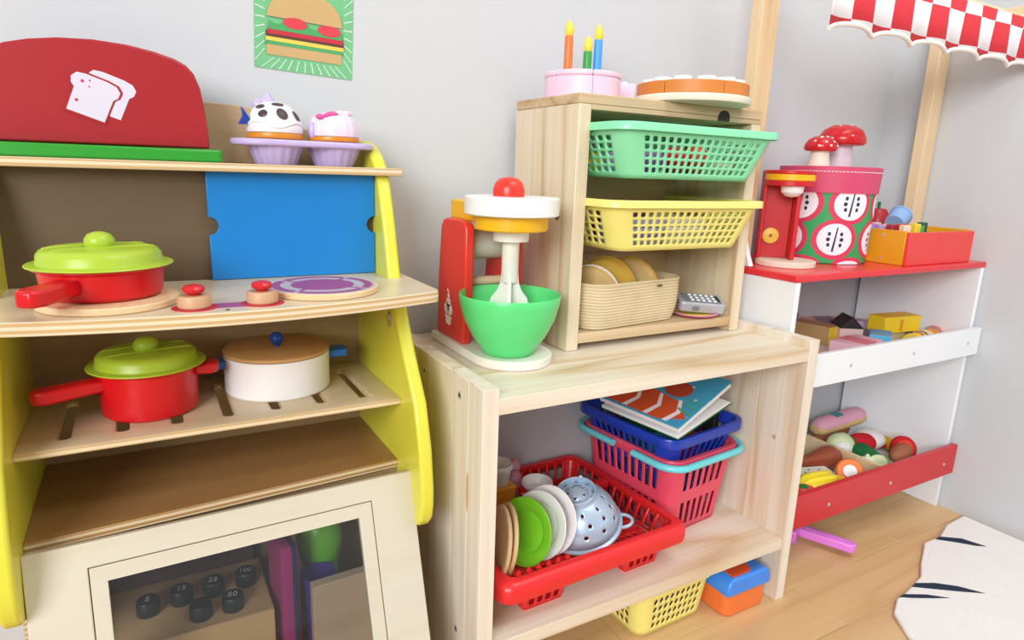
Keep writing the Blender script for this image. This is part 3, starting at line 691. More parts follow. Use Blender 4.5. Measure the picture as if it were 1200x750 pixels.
mb = MB().box(.028, .036, -.0535, -.0515, .0555, .058); lab(mb.build('stitch', mat('dark_stitch', '5a4630', .8), t), 'dark stitch at the rim')
def bread(label, loc, r, thick, m1, m2, rz, tilt):
    t = T('felt_bread', label, 'felt food', loc, rz, rx=0)
    M = TR(0, 0, r*.93) @ RY(R(90-tilt))
    MB().lathe([(.0001, -thick), (r*.7, -thick*.95), (r*.95, -thick*.6), (r, -.001), (r, .001), (r*.97, thick*.2), (.0001, thick*.25)], 32, M).build('slice', m1, t)
    lab(MB().lathe([(r*.985, .0006), (r*1.03, .001), (r*1.03, .004), (r*.98, .0045)], 32, M).build('crust', m2, t), 'crust edge')
bread('tan felt flatbread with white edge in the straw basket', (.548, .728, .437), .040, .010, felt_tan, felt_white, R(30), 14)
bread('mustard felt flatbread with brown middle in the straw basket', (.585, .742, .438), .044, .011, felt_yel, felt_yel, R(25), 12)
bread('tan and mustard felt flatbread at the right of the straw basket', (.628, .742, .438), .043, .010, felt_tan, felt_yel, R(25), 14)

# ---------------------------------------------------------- toy phone on a pink plate
t = T('toy_plate', 'small pink toy plate under the toy phone', 'plate', (.735, .715, .4297))
MB().lathe([(.018, 0), (.030, .002), (.0365, .0045), (.037, .0055), (.036, .006), (.028, .004), (.0001, .0028)], 40).build('body', felt_pink if False else mat('plate_pink', 'f093b8', .4), t)
lab(MB().lathe([(.026, .0036), (.0285, .0044), (.0285, .0047), (.026, .0039)], 40).build('rim_print', mat('plate_print', 'f5d85a', .5), t), 'yellow printed ring')
t = T('toy_phone', 'silver toy mobile phone with round keys in the crate', 'toy phone', (.7425, .714, .4400), R(-24), rx=R(16), ry=R(4))
MB().prism(rrect(.0365, .0185, .007), 0, .0165).build('body', silver, t, bevel=.003, seg=3)
kd = mat('phone_keys', 'e6e8ee', .3); kg = mat('phone_grey', '7d828c', .3)
MB().prism(rrect(.030, .014, .004), .0165, .0172).build('face', kg, t, bevel=.0005)
for i in range(5):
    for j in range(3): MB().ell((-.016+i*.009, -.0085+j*.0085, .0175), (.0032, .0026, .0016), 12, 6).build('key', kd, t)
MB().box(.022, .029, -.009, .009, .0172, .0178).build('screen', dark, t)
MB().cyl(.004, 0, .001, 16, TR(-.012, -.0182, .008) @ RX(PI/2), sx=1.6).build('side_button', kg, t)
MB().cyl(.0018, 0, .0008, 10, TR(.0367, -.002, .008) @ RY(PI/2)).build('socket', dark, t)

# ---------------------------------------------------------- cake, candles, tart
zc = ST+.0001
cc = (.5402, .770); cr = .0515
def wedge(mb, r, a0, a1, z0, z1, inset=.0006, n=12):
    am = R((a0+a1)/2); ox, oy = inset*cos(am), inset*sin(am)
    pts = [(ox, oy)]+[(ox+(r-inset)*cos(R(a0+(a1-a0)*i/n)), oy+(r-inset)*sin(R(a0+(a1-a0)*i/n))) for i in range(n+1)]
    return mb.prism(pts, z0, z1)
names_ = ['with the orange candle', 'with the green candle', 'with the blue candle', 'at the back of the cake', 'at the wall side of the cake', 'beside the tart']
for i in range(6):
    a0 = -110+60*i
    t = T('cake_slice', 'pink toy cake slice on the crate, ' + ['under the orange candle', 'under the green and blue candles', 'towards the tart', 'turned to the wall', 'at the wall corner', 'at the outer edge of the crate'][[1, 2, 3, 4, 5, 0][i]], 'toy cake', (cc[0], cc[1], zc), 0, 'pink toy cake slices')
    wedge(MB(), cr, a0, a0+60, 0, .0275).build('sponge', cake_pink, t, bevel=.0008)
    wedge(MB(), cr+.0006, a0, a0+60, .0277, .0350).build('icing', cake_pink, t, bevel=.002)
t = T('cake_slice', 'loose pink toy cake slice between the cake and the tart', 'toy cake', (.6100, .8050, zc), R(-12))
wedge(MB(), .040, -25, 25, 0, .0330).build('sponge', cake_pink, t, bevel=.001)
MB().cyl(.005, .0331, .036, 16, TR(.026, 0, 0)).build('dollop', white_pl, t)
for nm, x, y, m_, h in (('orange', .5160, .7720, orange2, .046), ('green', .5475, .7720, candle_g, .030), ('blue', .5630, .7700, candle_b, .046)):
    t = T('toy_candle', '%s toy candle with yellow flame stuck in the pink cake' % nm, 'toy candle', (x, y, zc+.0351), 0)
    MB().lathe([(.0056, 0), (.0058, .001), (.0058, h-.001), (.0054, h)], 20).build('stick', m_, t)
    lab(MB().lathe([(.0045, h), (.0062, h+.004), (.0062, h+.009), (.004, h+.015), (.0001, h+.021)], 18).build('flame', flame_y, t), 'yellow flame')
tc_ = (.6865, .712)
t = T('tart_board', 'round white toy tart plate overhanging the crate front', 'plate', (tc_[0], tc_[1], zc))
MB().lathe([(.074, 0), (.079, .0015), (.080, .004), (.080, .009), (.0785, .0105), (.0001, .0105)], 56).build('disc', cream, t)
for i in range(6):
    a0 = -102+60*i; t = T('tart_slice', 'orange toy tart slice with white topping, ' + ['overhanging the crate front', 'beside the pine stall post', 'towards the wall by the stall post', 'turned to the wall', 'beside the loose cake slice', 'over the crate front nearest the cake'][i], 'toy tart', (tc_[0], tc_[1], zc+.0107), 0, 'orange toy tart slices')
    wedge(MB(), .0765, a0, a0+60, 0, .0165, .0008).build('crust', crust, t, bevel=.001)
    am = R(a0+30)
    for dr_, da in ((.058, -.27), (.058, .27)):
        lab(MB().lathe([(.0118, .0166), (.0128, .0175), (.0128, .0205), (.0118, .0222), (.0001, .0224)], 22, TR(dr_*cos(am+da), dr_*sin(am+da), 0)).build('topping', white_pl, t), 'white round topping')

# ---------------------------------------------------------- mixer + bowl
mx_ = T('toy_mixer', 'red and yellow wooden toy stand mixer on the shelf unit', 'toy mixer', (.3905, .72, .4063))
W = lambda mb, n, m_, bevel=0, **k: mb.build(n, m_, mx_, bevel=bevel, world=True, **k)
bo = [(.340, .8185), (.340, .683)]+[(.3915+.0515*cos(R(a)), .683+.0535*sin(R(a))) for a in range(190, 351, 10)]+[(.443, .683), (.443, .8185)]
lab(W(MB().prism(bo, .4063, .4180), 'base_board', mat('whitewashed_wood', 'efe8de', .5), .0018), 'whitewashed base board')
for x0 in (.3455, .4165):
    so = [(.729, .4182), (.812, .4182), (.808, .50), (.800, .565), (.793, .5735), (.782, .5765), (.737, .5765), (.727, .573), (.7235, .565), (.7245, .49)]
    W(MB().prism(so, x0, x0+.013, 'x'), 'side_panel', red_or, .003, seg=3)
W(MB().cyl(.0195, .3587, .4163, 28, TR(0, .765, .543) @ RY(PI/2)), 'roller', mat('grey_wood', 'd2cfc4', .5))
W(MB().cyl(.0062, .3587, .4163, 18, TR(0, .748, .497) @ RY(PI/2)), 'dowel', mat('pale_beech', 'd8bd9c', .5))
lab(W(MB().box(.3588, .4162, .70, .800, .5745, .5995), 'arm', gold_paint, .0025), 'yellow arm')
lab(W(MB().lathe([(.043, .569), (.0445, .5705), (.0445, .585), (.043, .5864)], 48, TR(.3895, .688, 0)), 'lower_disc', gold_paint), 'yellow disc')
lab(W(MB().lathe([(.0555, .5866), (.0572, .588), (.0572, .6068), (.0555, .6085)], 56, TR(.3895, .688, 0)), 'top_disc', white_pl), 'white disc')
lab(W(MB().lathe([(.019, .6086), (.0192, .6165), (.0165, .6245), (.011, .6295), (.0001, .6315)], 32, TR(.3855, .690, 0)), 'top_knob', red_or), 'red domed knob')
W(MB().lathe([(.0215, .5555), (.022, .5565), (.022, .5685)], 36, TR(.3895, .688, 0)), 'socket', white_pl)
W(MB().lathe([(.0105, .505), (.0105, .5553)], 24, TR(.3895, .688, 0)), 'shaft', mat('ivory_plastic', 'ece8df', .4))
mb = MB()
for a in (-30, 60):
    o_ = [(-.0105, .516), (.0105, .516), (.0115, .504), (.0155, .494), (.0225, .485), (.0245, .478), (.0245, .462), (-.0245, .462), (-.0245, .478), (-.0225, .485), (-.0155, .494), (-.0115, .504)]
    mb.prism(o_, -.0028, .0028, 'y', TR(.3895, .688, 0) @ RZ(R(a)))
W(mb, 'beater', MATS['ivory_plastic'], .001)
# cupcake picture on the left panel
mb = MB(); xp = .3455
cup = [(.7785, .4365), (.7665, .4355), (.7625, .447), (.7825, .449)]
mb.prism(cup, xp-.0004, xp, 'x')
for y, z, r_ in ((.7775, .4575, .0075), (.7675, .4565, .0075), (.7725, .466, .0065), (.772, .4745, .0032)): mb.prism([(y+r_*cos(R(a)), z+r_*sin(R(a))) for a in range(0, 360, 24)], xp-.0004, xp, 'x')
mb.tube([(xp, .772, .4775), (xp, .7735, .481), (xp, .776, .4835)], .0007, 6)
W(mb, 'cupcake_print', white_print)
mb = MB()
for y, z in ((.7775, .459), (.7705, .4585), (.774, .4665)): mb.prism([(y+.0013*cos(R(a)), z+.0013*sin(R(a))) for a in range(0, 360, 40)], xp-.0006, xp-.0004, 'x')
W(mb, 'sprinkle_print', red_or)
t = T('mixing_bowl', 'bright green plastic mixing bowl under the toy mixer', 'bowl', (.3855, .679, .4182))
MB().shell([(.0001, .0012), (.026, .0012), (.0285, 0), (.032, .0005), (.0345, .0065), (.046, .022), (.0565, .044), (.0615, .064), (.0625, .0735), (.0618, .0745), (.0605, .0738), (.0592, .064), (.0545, .045), (.044, .0235), (.030, .008), (.0001, .004)], 64).build('body', bowlg, t, ang=60)

# ============================================================ SHELF CONTENTS
LZ = .1073
# ---------------------------------------------------------- dish rack
rk = T('dish_rack', 'red plastic dish rack on the lower pine board', 'dish rack', (.4730, .7050, LZ), R(2.2))
RW, RD, RZt = .1370, .122, .060
mb = MB(); basket_walls(mb, RW, RD, .014, 14, 11, .028, RZt, .010, [(0, .08, 0), (.08, .94, 1), (.94, 1, 0)], .72, 1, (.2, .07), margin=.004)
mb.build('slat_walls', rack_red, rk, solid=.0025)
mb = MB(); mb.perf(lambda u, v: (u, v, .0285), [(-.122+.0122*i, -.122+.0122*(i+1), 1) for i in range(20)], [(-.109+.0136*i, -.109+.0136*(i+1), 1) for i in range(16)], .5, .5, .2)
mb.build('floor_grid', rack_red, rk, solid=.0025)
outer = rrect(RW+.013, RD+.011, .020, 8); mid = rrect(RW+.006, RD+.005, .018, 8); inner = rrect(RW-.002, RD-.002, .014, 8); n = len(outer); v = []
k_ = lambda f: [(x*f, y*f) for x, y in outer]
for ring, z in ((inner, RZt-.004), (outer, RZt-.021), (k_(1.008), RZt-.0215), (k_(1.014), RZt-.018), (k_(1.014), RZt-.008), (k_(1.006), RZt-.001), (mid, RZt+.004), (inner, RZt+.003)): v += [(x, y, z) for x, y in ring]
F = [(j*n+i, j*n+(i+1) % n, ((j+1) % 8)*n+(i+1) % n, ((j+1) % 8)*n+i) for j in range(8) for i in range(n)]
MB().add(v, F).build('rim', rack_red, rk, ang=50)
# cross bar and cutlery box at the back
MB().box(-RW+.002, RW-.002, .022, .034, RZt-.010, RZt+.003).build('cross_bar', rack_red, rk, bevel=.003, seg=3)
MB().box(-.005, .005, .034, RD-.002, RZt-.010, RZt+.003).build('cross_bar', rack_red, rk, bevel=.003, seg=3)
mb = MB(); mb.perf(lambda u, v: (u, .029, v), [(-.130+.013*i, -.130+.013*(i+1), 1) for i in range(20)], [(.030, .053, 1)], .5, .9, (.3, .1)); mb.build('divider', rack_red, rk, solid=.002)
mb = MB(); mb.perf(lambda u, v: (0, u, v), [(.034+.0165*i, .034+.0165*(i+1), 1) for i in range(5)], [(.030, .053, 1)], .6, .9, (.3, .1)); mb.build('divider', rack_red, rk, solid=.002)
for i in range(6): MB().prism([(-.003, 0), (.003, 0), (0, .006)], -.111, -.107, 'y').build('plate_peg', rack_red, rk, loc=(-.120+.0145*i, -.0065, RZt+.0015))
for fx, fy in ((-.075, -.085), (.089, -.085), (-.075, .085), (.089, .085)):
    mb = MB(); basket_walls(mb, .033, .024, .004, 4, 3, .0015, .0285, .004, [(0, .1, 0), (.1, .95, 1), (.95, 1, 0)], .62, 1, (.2, .12), margin=.002)
    mb.prism([(x*.88, y*.84) for x, y in rrect(.033, .024, .004)], 0, .0025)
    mb.build('foot', rack_red, rk, solid=.0018, loc=(fx, fy, 0))
pz = LZ+.0310
def plate(name, label, x, y, r, m_, lean, kind, rz=0, group=None):
    t = T(name, label, 'plate', (x, y, pz), rz, group)
    M = TR(0, 0, r*cos(R(lean))) @ RY(R(-90+lean))
    if kind == 'wood': prof = [(.0001, -.0022), (r-.001, -.0022), (r, -.001), (r, .0022), (r-.001, .003), (r*.86, .003), (r*.84, .001), (.0001, .001)]
    else: prof = [(.0001, -.0015), (r*.62, -.0015), (r*.70, .002), (r*.97, .0055), (r, .007), (r*.985, .008), (r*.70, .005), (r*.60, .0012), (.0001, .0012)]
    MB().shell(prof, 56, M).build('body', m_, t)
    if kind == 'wood': return t
    lab(MB().shell([(r*.60, .0013), (r*.63, .0022), (r*.66, .0033), (r*.66, .0036), (r*.62, .0026), (r*.60, .0013)], 48, M).build('well_ring', m_, t), 'raised ring of the plate well')
    return t
wd = wood('plate_wood', 'e3c699', 'cfa873', 'z', .5, .3, 60)
plate('wooden_plate', 'round wooden toy plate in the dish rack, first of the pair', .3580, .636, .046, wd, 10, 'wood', R(-15))
plate('wooden_plate', 'round wooden toy plate in the dish rack, next to the green plate', .3680, .638, .046, wd, 10, 'wood', R(-15))
plate('toy_plate', 'apple green toy plate in the dish rack', .4060, .648, .0440, lime_pl, 18, 'p', R(18))
plate('toy_plate', 'white toy plate in the dish rack next to the green plate', .4300, .652, .0450, white_pl, 18, 'p', R(18))
plate('toy_plate', 'white toy plate in the dish rack next to the colander', .4480, .656, .0460, white_pl, 18, 'p', R(18))
# colander upside down
t = T('colander', 'powder blue toy colander upside down in the dish rack', 'colander', (.5030, .6650, LZ+.0540), R(0), rx=R(8), ry=R(-16))
rc_ = .0550; hc = .054
def cmap(u, v):
    e = R(v); return (rc_*cos(e)*cos(u), rc_*cos(e)*sin(u), hc*sin(e))
mb = MB()
for v0, v1, nc_, step in ((3, 14, 36, 0), (14, 27, 36, 3), (27, 29, 36, 0), (29, 42, 36, 3), (42, 45, 36, 0), (45, 57, 36, 4), (57, 60, 36, 0), (60, 70, 36, 4), (70, 73, 36, 0), (73, 82, 20, 4), (82, 90, 20, 0)):
    cols = [(2*PI*i/nc_, 2*PI*(i+1)/nc_, 1 if step and i % step == (1 if v0 in (29, 60) else 0) else 0) for i in range(nc_)]
    mb.perf(cmap, cols, [(v0, v1, 1)], .9 if v0 >= 60 else .68, .42, .29)
mb.build('dome', colander_m, t, solid=.0016, ang=60)
MB().shell([(.0550, .0015), (.0580, .0005), (.0595, -.0005), (.0595, -.0030), (.0560, -.0030), (.0545, -.0005), (.0550, .0015)], 56).build('rim', colander_m, t)
MB().shell([(.0255, .0470), (.0275, .0470), (.0275, .0565), (.0265, .0572), (.0252, .0565), (.0248, .0480), (.0255, .0470)], 44).build('foot_ring', colander_m, t)
for a in (-38, 142):
    M = RZ(R(a)); MB().tube([(.058+.015*sin(PI*i/10), .012*cos(PI*i/10), -.0015) for i in range(11)], .0024, 8, M=M).build('handle', colander_m, t)
for k, a in enumerate((40, 160, 280)): MB().ell((.0265*cos(R(a)), .0265*sin(R(a)), .0570), (.003, .003, .003), 10, 6).build('foot_nub', colander_m, t)
# cups at the back left
def cup(name, label, loc, r, h, m_, cat='cup', rim=True):
    t = T(name, label, cat, loc)
    MB().shell([(.0001, 0), (r*.72, 0), (r*.76, .001), (r*.97, h-.003), (r, h-.001), (r*.98, h), (r*.93, h-.001), (r*.7, .003), (.0001, .003)], 36).build('body', m_, t)
    if rim: MB().shell([(r*.97, h-.006), (r*1.06, h-.006), (r*1.06, h-.003), (r*.97, h-.003)], 36).build('band', m_, t)
    return t
t = T('toy_cup_holder', 'orange square toy cup holder in the dish rack', 'toy cup', (.4320, .778, LZ+.0310))
mb = MB(); MB().prism([(x, y) for x, y in rrect(.020, .020, .004)], 0, .045).build('body', mat('amber_plastic', 'f0a52a', .4), t, bevel=.002)
MB().prism(rrect(.0212, .0212, .004), .040, .0445).build('band', MATS['amber_plastic'], t, bevel=.001)
cup('toy_cup', 'white toy cup standing on the orange holder', (.4320, .778, LZ+.0762), .021, .032, white_pl)
cup('toy_cup', 'lower white toy cup of the stacked pair beside the pink bottle', (.4880, .757, LZ+.0310), .0225, .030, white_pl)
cup('toy_cup', 'upper white toy cup of the stacked pair beside the pink bottle', (.4880, .757, LZ+.0613), .0225, .016, white_pl)
t = T('toy_bottle', 'dusty pink toy bottle in the dish rack', 'toy bottle', (.4660, .790, LZ+.0310))
MB().lathe([(.013, 0), (.0145, .002), (.0145, .034), (.012, .044), (.0085, .05), (.0085, .056), (.010, .058), (.009, .066), (.004, .071), (.0001, .072)], 28).build('body', mat('dusty_pink', 'c98a96', .4), t)
MB().shell([(.0144, .012), (.0152, .013), (.0152, .016), (.0144, .017)], 28).build('ring', MATS['dusty_pink'], t)

# ---------------------------------------------------------- shopping baskets
def shop_basket(name, label, m_, loc, rz, w, d, h, tw, nx, ny, rows, hangle, hm):
    t = T(name, label, 'basket', loc, rz)
    mb = MB(); basket_walls(mb, w, d, .022, nx, ny, .002, h, tw, rows, .56, 1, (.55, .12), margin=.004)
    mb.build('slat_walls', m_, t, solid=.0022, ang=30)
    MB().prism([(x*(w-tw)/w, y*(d-tw)/d) for x, y in rrect(w, d, .022)], 0, .003).build('bottom', m_, t)
    outer = rrect(w+.005, d+.005, .026, 8); inner = rrect(w-.001, d-.001, .022, 8); n = len(outer); v = []
    for ring, z in ((inner, h-.005), (outer, h-.014), ([(x*1.01, y*1.01) for x, y in outer], h-.013), ([(x*1.01, y*1.01) for x, y in outer], h-.002), (outer, h+.0012), (inner, h+.001)): v += [(x, y, z) for x, y in ring]
    F = [(j*n+i, j*n+(i+1) % n, ((j+1) % 6)*n+(i+1) % n, ((j+1) % 6)*n+i) for j in range(6) for i in range(n)]
    MB().add(v, F).build('rim', m_, t, ang=50)
    return t, w, d, h
rows2 = [(0, .06, 0), (.06, .40, 1), (.40, .55, 0), (.55, .88, 1), (.88, 1, 0)]
PB = (.7020, .7330, LZ); PBr = R(6)
t, w, d, h = shop_basket('shopping_basket', 'coral pink toy shopping basket with cyan handles on the lower board', pink_pl, PB, PBr, .0750, .0965, .128, .014, 6, 9, rows2, 0, None)
for s_, y0, y1 in ((1, -.1045, .0), (-1, .02, .1045)):   # two folded-down handles lying round the rim
    ring = rrect(w+.0125, d+.0125, .032, 10)
    seq = []
    for k in range(len(ring)): seq.append(ring[k])
    if s_ == 1: path = [(x, y) for x, y in ring if y <= -.010]; path.sort(key=lambda p: math.atan2(p[0], -p[1])); path = [(-w-.0125, -.028)]+path+[(w+.0125, -.028)]
    else: path = [(x, y) for x, y in ring if y >= .010]; path.sort(key=lambda p: math.atan2(p[0], p[1])); path = [(-w-.0125, .014)]+path+[(w+.0125, .014)]
    mb = MB(); P3 = [(x, y, h-.006) for x, y in path]
    mb.tube(P3, .0055, 10); lab(mb.build('handle', cyan_pl, t, ang=60), 'cyan handle')
rows3 = [(0, .08, 0), (.08, .84, 1), (.84, 1, 0)]
t2, w, d, h = shop_basket('shopping_basket', 'royal blue toy basket nested in the coral pink basket', blue_pl, (.6990, .7330, .1500), R(7), .0850, .0970, .122, .0375, 7, 10, [(0, .06, 0), (.06, .45, 1), (.45, .62, 0), (.62, .87, 1), (.87, 1, 0)], 0, None)
t2.children[0]
mb = MB(); mb.tube([(.052+.03*cos(R(a)), -.088+.006*sin(R(a)), .110+.030*sin(R(a))) for a in range(150, 20, -10)], .0028, 8)
# things in the blue basket
bkm = bpy.data.materials.new('book_cover_print'); bkm.use_nodes = True; nt = bkm.node_tree; b = nt.nodes['Principled BSDF']; b.inputs['Roughness'].default_value = .35
tc = nt.nodes.new('ShaderNodeTexCoord'); no = nt.nodes.new('ShaderNodeTexVoronoi'); no.inputs['Scale'].default_value = 60; nt.links.new(tc.outputs['Object'], no.inputs['Vector'])
cr_ = nt.nodes.new('ShaderNodeValToRGB'); cr_.color_ramp.elements[0].color = lin('bfe6f0'); cr_.color_ramp.elements[0].position = .12; cr_.color_ramp.elements[1].color = lin('3fa3cf'); cr_.color_ramp.elements[1].position = .2
nt.links.new(no.outputs['Distance'], cr_.inputs[0]); nt.links.new(cr_.outputs[0], b.inputs['Base Color'])
bk = T('picture_book', 'open picture book with blue undersea cover lying in the blue basket', 'book', (.6130, .6880, .2905), R(11), rx=R(2), ry=R(-19))
MB().box(0, .136, -.074, .074, .0085, .0103).build('cover', bkm, bk, bevel=.0006)
for k in range(4): MB().box(.001, .1345-.001*k, -.0725, .0725, .0012+.0018*k, .0026+.0018*k).build('page', paper, bk)
cp = lambda pts, k, n, m_: MB().prism(pts, .0103+.0002*k, .0105+.0002*k).build(n, m_, bk)
cp([(.022, -.070), (.052, -.040), (.060, .010), (.058, .062), (.004, .066), (.003, -.035)], 0, 'cover_print', mat('print_orange', 'd4552c', .4))
cp([(.078+.019*cos(R(a)), -.020+.022*sin(R(a))) for a in range(0, 360, 15)], 1, 'cover_print', mat('print_rust', 'b8442a', .4))
for k, y in enumerate((-.046, -.012, .026)): cp([(.004, y-.004), (.030, y-.010), (.056, y+.004), (.056, y+.010), (.030, y-.003), (.004, y+.004)], 2, 'stripe_print', white_print)
cp([(.100+.018*cos(R(a)), .046+.018*sin(R(a))) for a in range(0, 360, 20)], 0, 'cover_print', mat('print_plum', '6c4a8a', .4))
for k in range(4): cp([(.066+.009*k, .018), (.071+.009*k, .018), (.078+.009*k, .052), (.072+.009*k, .052)], 1, 'reed_print', mat('print_teal', '4aa894', .4))
for k in range(3): cp([(.030+.013*k, -.073), (.036+.013*k, -.073), (.040+.013*k, -.045), (.035+.013*k, -.048)], 3, 'reed_print', MATS['print_teal'])
t = T('picture_book', 'thin white booklet fanned open beneath the undersea picture book', 'book', (.6170, .6890, .2810), R(12), rx=R(2), ry=R(-10))
for k in range(3): MB().box(0, .138-.004*k, -.070, .070, .0016*k, .0012+.0016*k).build('page', paper, t)
MB().box(0, .139, -.071, .071, -.0016, -.0003).build('cover', felt_green, t)
t = T('toy_phone', 'black toy handset with cable standing in the blue basket', 'toy phone', (.7590, .6800, .2430), R(8))
MB().box(-.006, .006, -.012, .012, 0, .048).build('handset', black_pl, t, bevel=.003, seg=3)
MB().ell((0, 0, .049), (.007, .012, .005), 14, 8).build('earpiece', black_pl, t)
for k, (x, y, m_, lb) in enumerate(((.676, .695, mat('teal_plastic', '2f9a94', .4), 'teal'), (.720, .695, red_paint, 'red'), (.682, .760, felt_green, 'dark green'), (.722, .756, mat('char_plastic', '33343a', .4), 'charcoal'))):
    t = T('toy_block', '%s toy box inside the blue basket under the books' % lb, 'toy block', (x, y, .1605), R(10*k))
    MB().box(-.016, .016, -.02, .02, 0, .085).build('body', m_, t, bevel=.002)
    MB().box(-.0165, .0165, -.0205, .0205, .030, .036).build('band', paper, t)

# ---------------------------------------------------------- toys under the lower board
t = T('lattice_basket', 'yellow lattice toy basket on the floor under the shelf unit', 'basket', (.6230, .6620, .0), R(2))
rows4 = [(0, .1, 0)]+[(.1+.2*i, .1+.2*(i+1), 1) for i in range(4)]+[(.9, 1, 0)]
mb = MB(); basket_walls(mb, .072, .078, .02, 9, 10, .002, .070, .008, rows4, .8, .8, .49, margin=.003); mb.build('lattice_wall', yel_pl, t, solid=.002)
MB().prism([(x*.88, y*.88) for x, y in rrect(.072, .078, .02)], 0, .003).build('bottom', yel_pl, t)
mb = MB(); sp_ = [(-.060+.0135*i, -.060+.0135*(i+1), 1) for i in range(9)]
mb.perf(lambda u, v: (u, v, .0735-.00*u), [(-.0585+.013*i, -.0585+.013*(i+1), 1) for i in range(9)], [(-.065+.013*i, -.065+.013*(i+1), 1) for i in range(10)], .8, .8, .49)
mb.build('lattice_lid', yel_pl, t, solid=.0022)
outer = rrect(.0765, .0825, .024, 8); inner = rrect(.0575, .0635, .012, 8); n = len(outer)
v = [(x, y, z) for ring, z in ((outer, .066), (outer, .074), (inner, .0752), (inner, .072)) for x, y in ring]; F = [(j*n+i, j*n+(i+1) % n, ((j+1) % 4)*n+(i+1) % n, ((j+1) % 4)*n+i) for j in range(4) for i in range(n)]
MB().add(v, F).build('rim', yel_pl, t, bevel=.0015)
t = T('toy_block', 'blue toy block inside the yellow lattice basket', 'toy block', (.648, .627, .004), R(20)); MB().box(-.025, .025, -.02, .02, 0, .045).build('body', blue_pl, t, bevel=.003); MB().cyl(.008, .045, .052, 16).build('stud', blue_pl, t)
t = T('toy_block', 'red toy block inside the yellow lattice basket', 'toy block', (.598, .642, .004), R(-15)); MB().box(-.02, .02, -.025, .025, 0, .042).build('body', red_paint, t, bevel=.003); MB().cyl(.008, .042, .049, 16).build('stud', red_paint, t)
t = T('toy_toolbox', 'orange toy box with blue lid on the floor under the shelf unit', 'toy box', (.7490, .6520, 0), R(0))
MB().prism(rrect(.043, .088, .012), 0, .036).build('body', orange2, t, bevel=.003)
lo_ = [(.046, .036), (.046, .049), (.041, .060), (.033, .0645), (-.033, .0645), (-.041, .060), (-.046, .049), (-.046, .036)]
lab(MB().prism(lo_, -.091, .091, 'y').build('lid', sky_blue, t, bevel=.004, seg=3), 'blue bevelled lid')
lab(MB().prism([(-.033, -.086), (.000, -.086), (.008, -.082), (.012, -.074), (.012, .06), (-.033, .06)], .0646, .0662).build('lid_panel', mat('brick_orange', 'd9552f', .45), t, bevel=.0006), 'brick orange inset')

# ============================================================ MARKET STALL
MX0, MX1, MF = .8325, 1.3735, .600
ms_ = T('market_stall', 'white and red wooden market stall in the room corner', 'market stall', ((MX0+MX1)/2, .74, 0))
Wm = lambda mb, n, m_, bevel=0, **k: mb.build(n, m_, ms_, bevel=bevel, world=True, **k)
so = [(.613, 0), (.845, 0), (.845, .575), (.775, .575), (.752, .566), (.736, .55), (.728, .53), (.722, .512), (.715, .5015), (.613, .5015)]
so_l = [(y, z if z < .49 else .4905) for y, z in so[:2]]+[(.845, .4905), (.613, .4905)]
Wm(MB().prism(so_l, MX0+.003, MX0+.012, 'x'), 'side_panel', white_paint, .0015)
Wm(MB().prism(so_l, MX1-.012, MX1-.003, 'x'), 'side_panel', white_paint, .0015)
ear = [(.845, .502), (.845, .60), (.80, .60), (.765, .592), (.738, .572), (.722, .548), (.712, .522), (.703, .502)]
for xx in (MX0+.003,): Wm(MB().prism(ear, xx, xx+.009, 'x'), 'side_wing', white_paint, .0015)
lab(Wm(MB().box(MX0, MX1, .6125, .845, .4907, .5012), 'counter_board', mat('coral_red_paint', 'e0323c', .25), .002), 'red counter board')
for zz, m_, nm, lb in ((.3255, white_paint, 'upper_rail', 'white front rail'), (.0795, red_paint, 'lower_rail', 'red front rail')):
    lab(Wm(MB().box(MX0+.003, MX1-.003, MF-.002, MF+.008, zz, zz+(.0525 if zz > .2 else .060)), nm, m_, .001), lb)
    Wm(MB().box(MX0+.012, MX1-.012, MF+.009, .845, zz, zz+.007), 'tray_floor', white_paint)
    for x in (.974, 1.152, 1.33): Wm(MB().lathe([(.0032, 0), (.003, .0008), (.0001, .0012)], 14, TR(x, MF-.002, zz+.026) @ RX(PI/2)), 'screw', steel)
lab(Wm(MB().box(1.151, 1.158, MF+.009, .845, .0867, .130), 'tray_divider', KL, .0008), 'beech divider')
for x0, x1 in ((.8455, .882), (MX1-.0365, MX1-.0005)):
    Wm(MB().box(x0, x1, .743, .765, .5013, 1.0), 'post', POST, .0012)
aw = bpy.data.materials.new('gingham_cloth'); aw.use_nodes = True; nt = aw.node_tree; b = nt.nodes['Principled BSDF']; b.inputs['Roughness'].default_value = .85
tc = nt.nodes.new('ShaderNodeTexCoord'); ck = nt.nodes.new('ShaderNodeTexChecker'); ck.inputs['Scale'].default_value = 22; ck.inputs[1].default_value = lin('d8343f'); ck.inputs[2].default_value = lin('f1eef2')
mpn = nt.nodes.new('ShaderNodeMapping'); mpn.inputs['Location'].default_value = (.02, .0113, .011)
nt.links.new(tc.outputs['Object'], mpn.inputs[0]); nt.links.new(mpn.outputs[0], ck.inputs[0]); nt.links.new(ck.outputs[0], b.inputs['Base Color'])
per = .094; xlow = .905; nseg = 150
def zs_(x): return .8365+.011*abs(sin(PI*(x-xlow)/per))**.8
xs_ = [MX0-.02+(MX1-MX0+.025)*i/nseg for i in range(nseg+1)]
v = []; F = []
for x in xs_:
    wv = .004*sin(2*PI*(x-xlow)/per); v += [(x, .600+wv, zs_(x)), (x, .600+wv*.6, .875), (x, .600, .915)]
for i in range(nseg):
    for j in range(2): F.append((i*3+j, (i+1)*3+j, (i+1)*3+j+1, i*3+j+1))
Wm(MB().cyl(.007, MX0-.018, MX1-.002, 18, TR(0, .6085, .915) @ RY(PI/2)), 'awning_bar', POST)
for x0 in (.8555, MX1-.027): Wm(MB().box(x0, x0+.016, .603, .743, .925, .943), 'awning_arm', POST, .001)
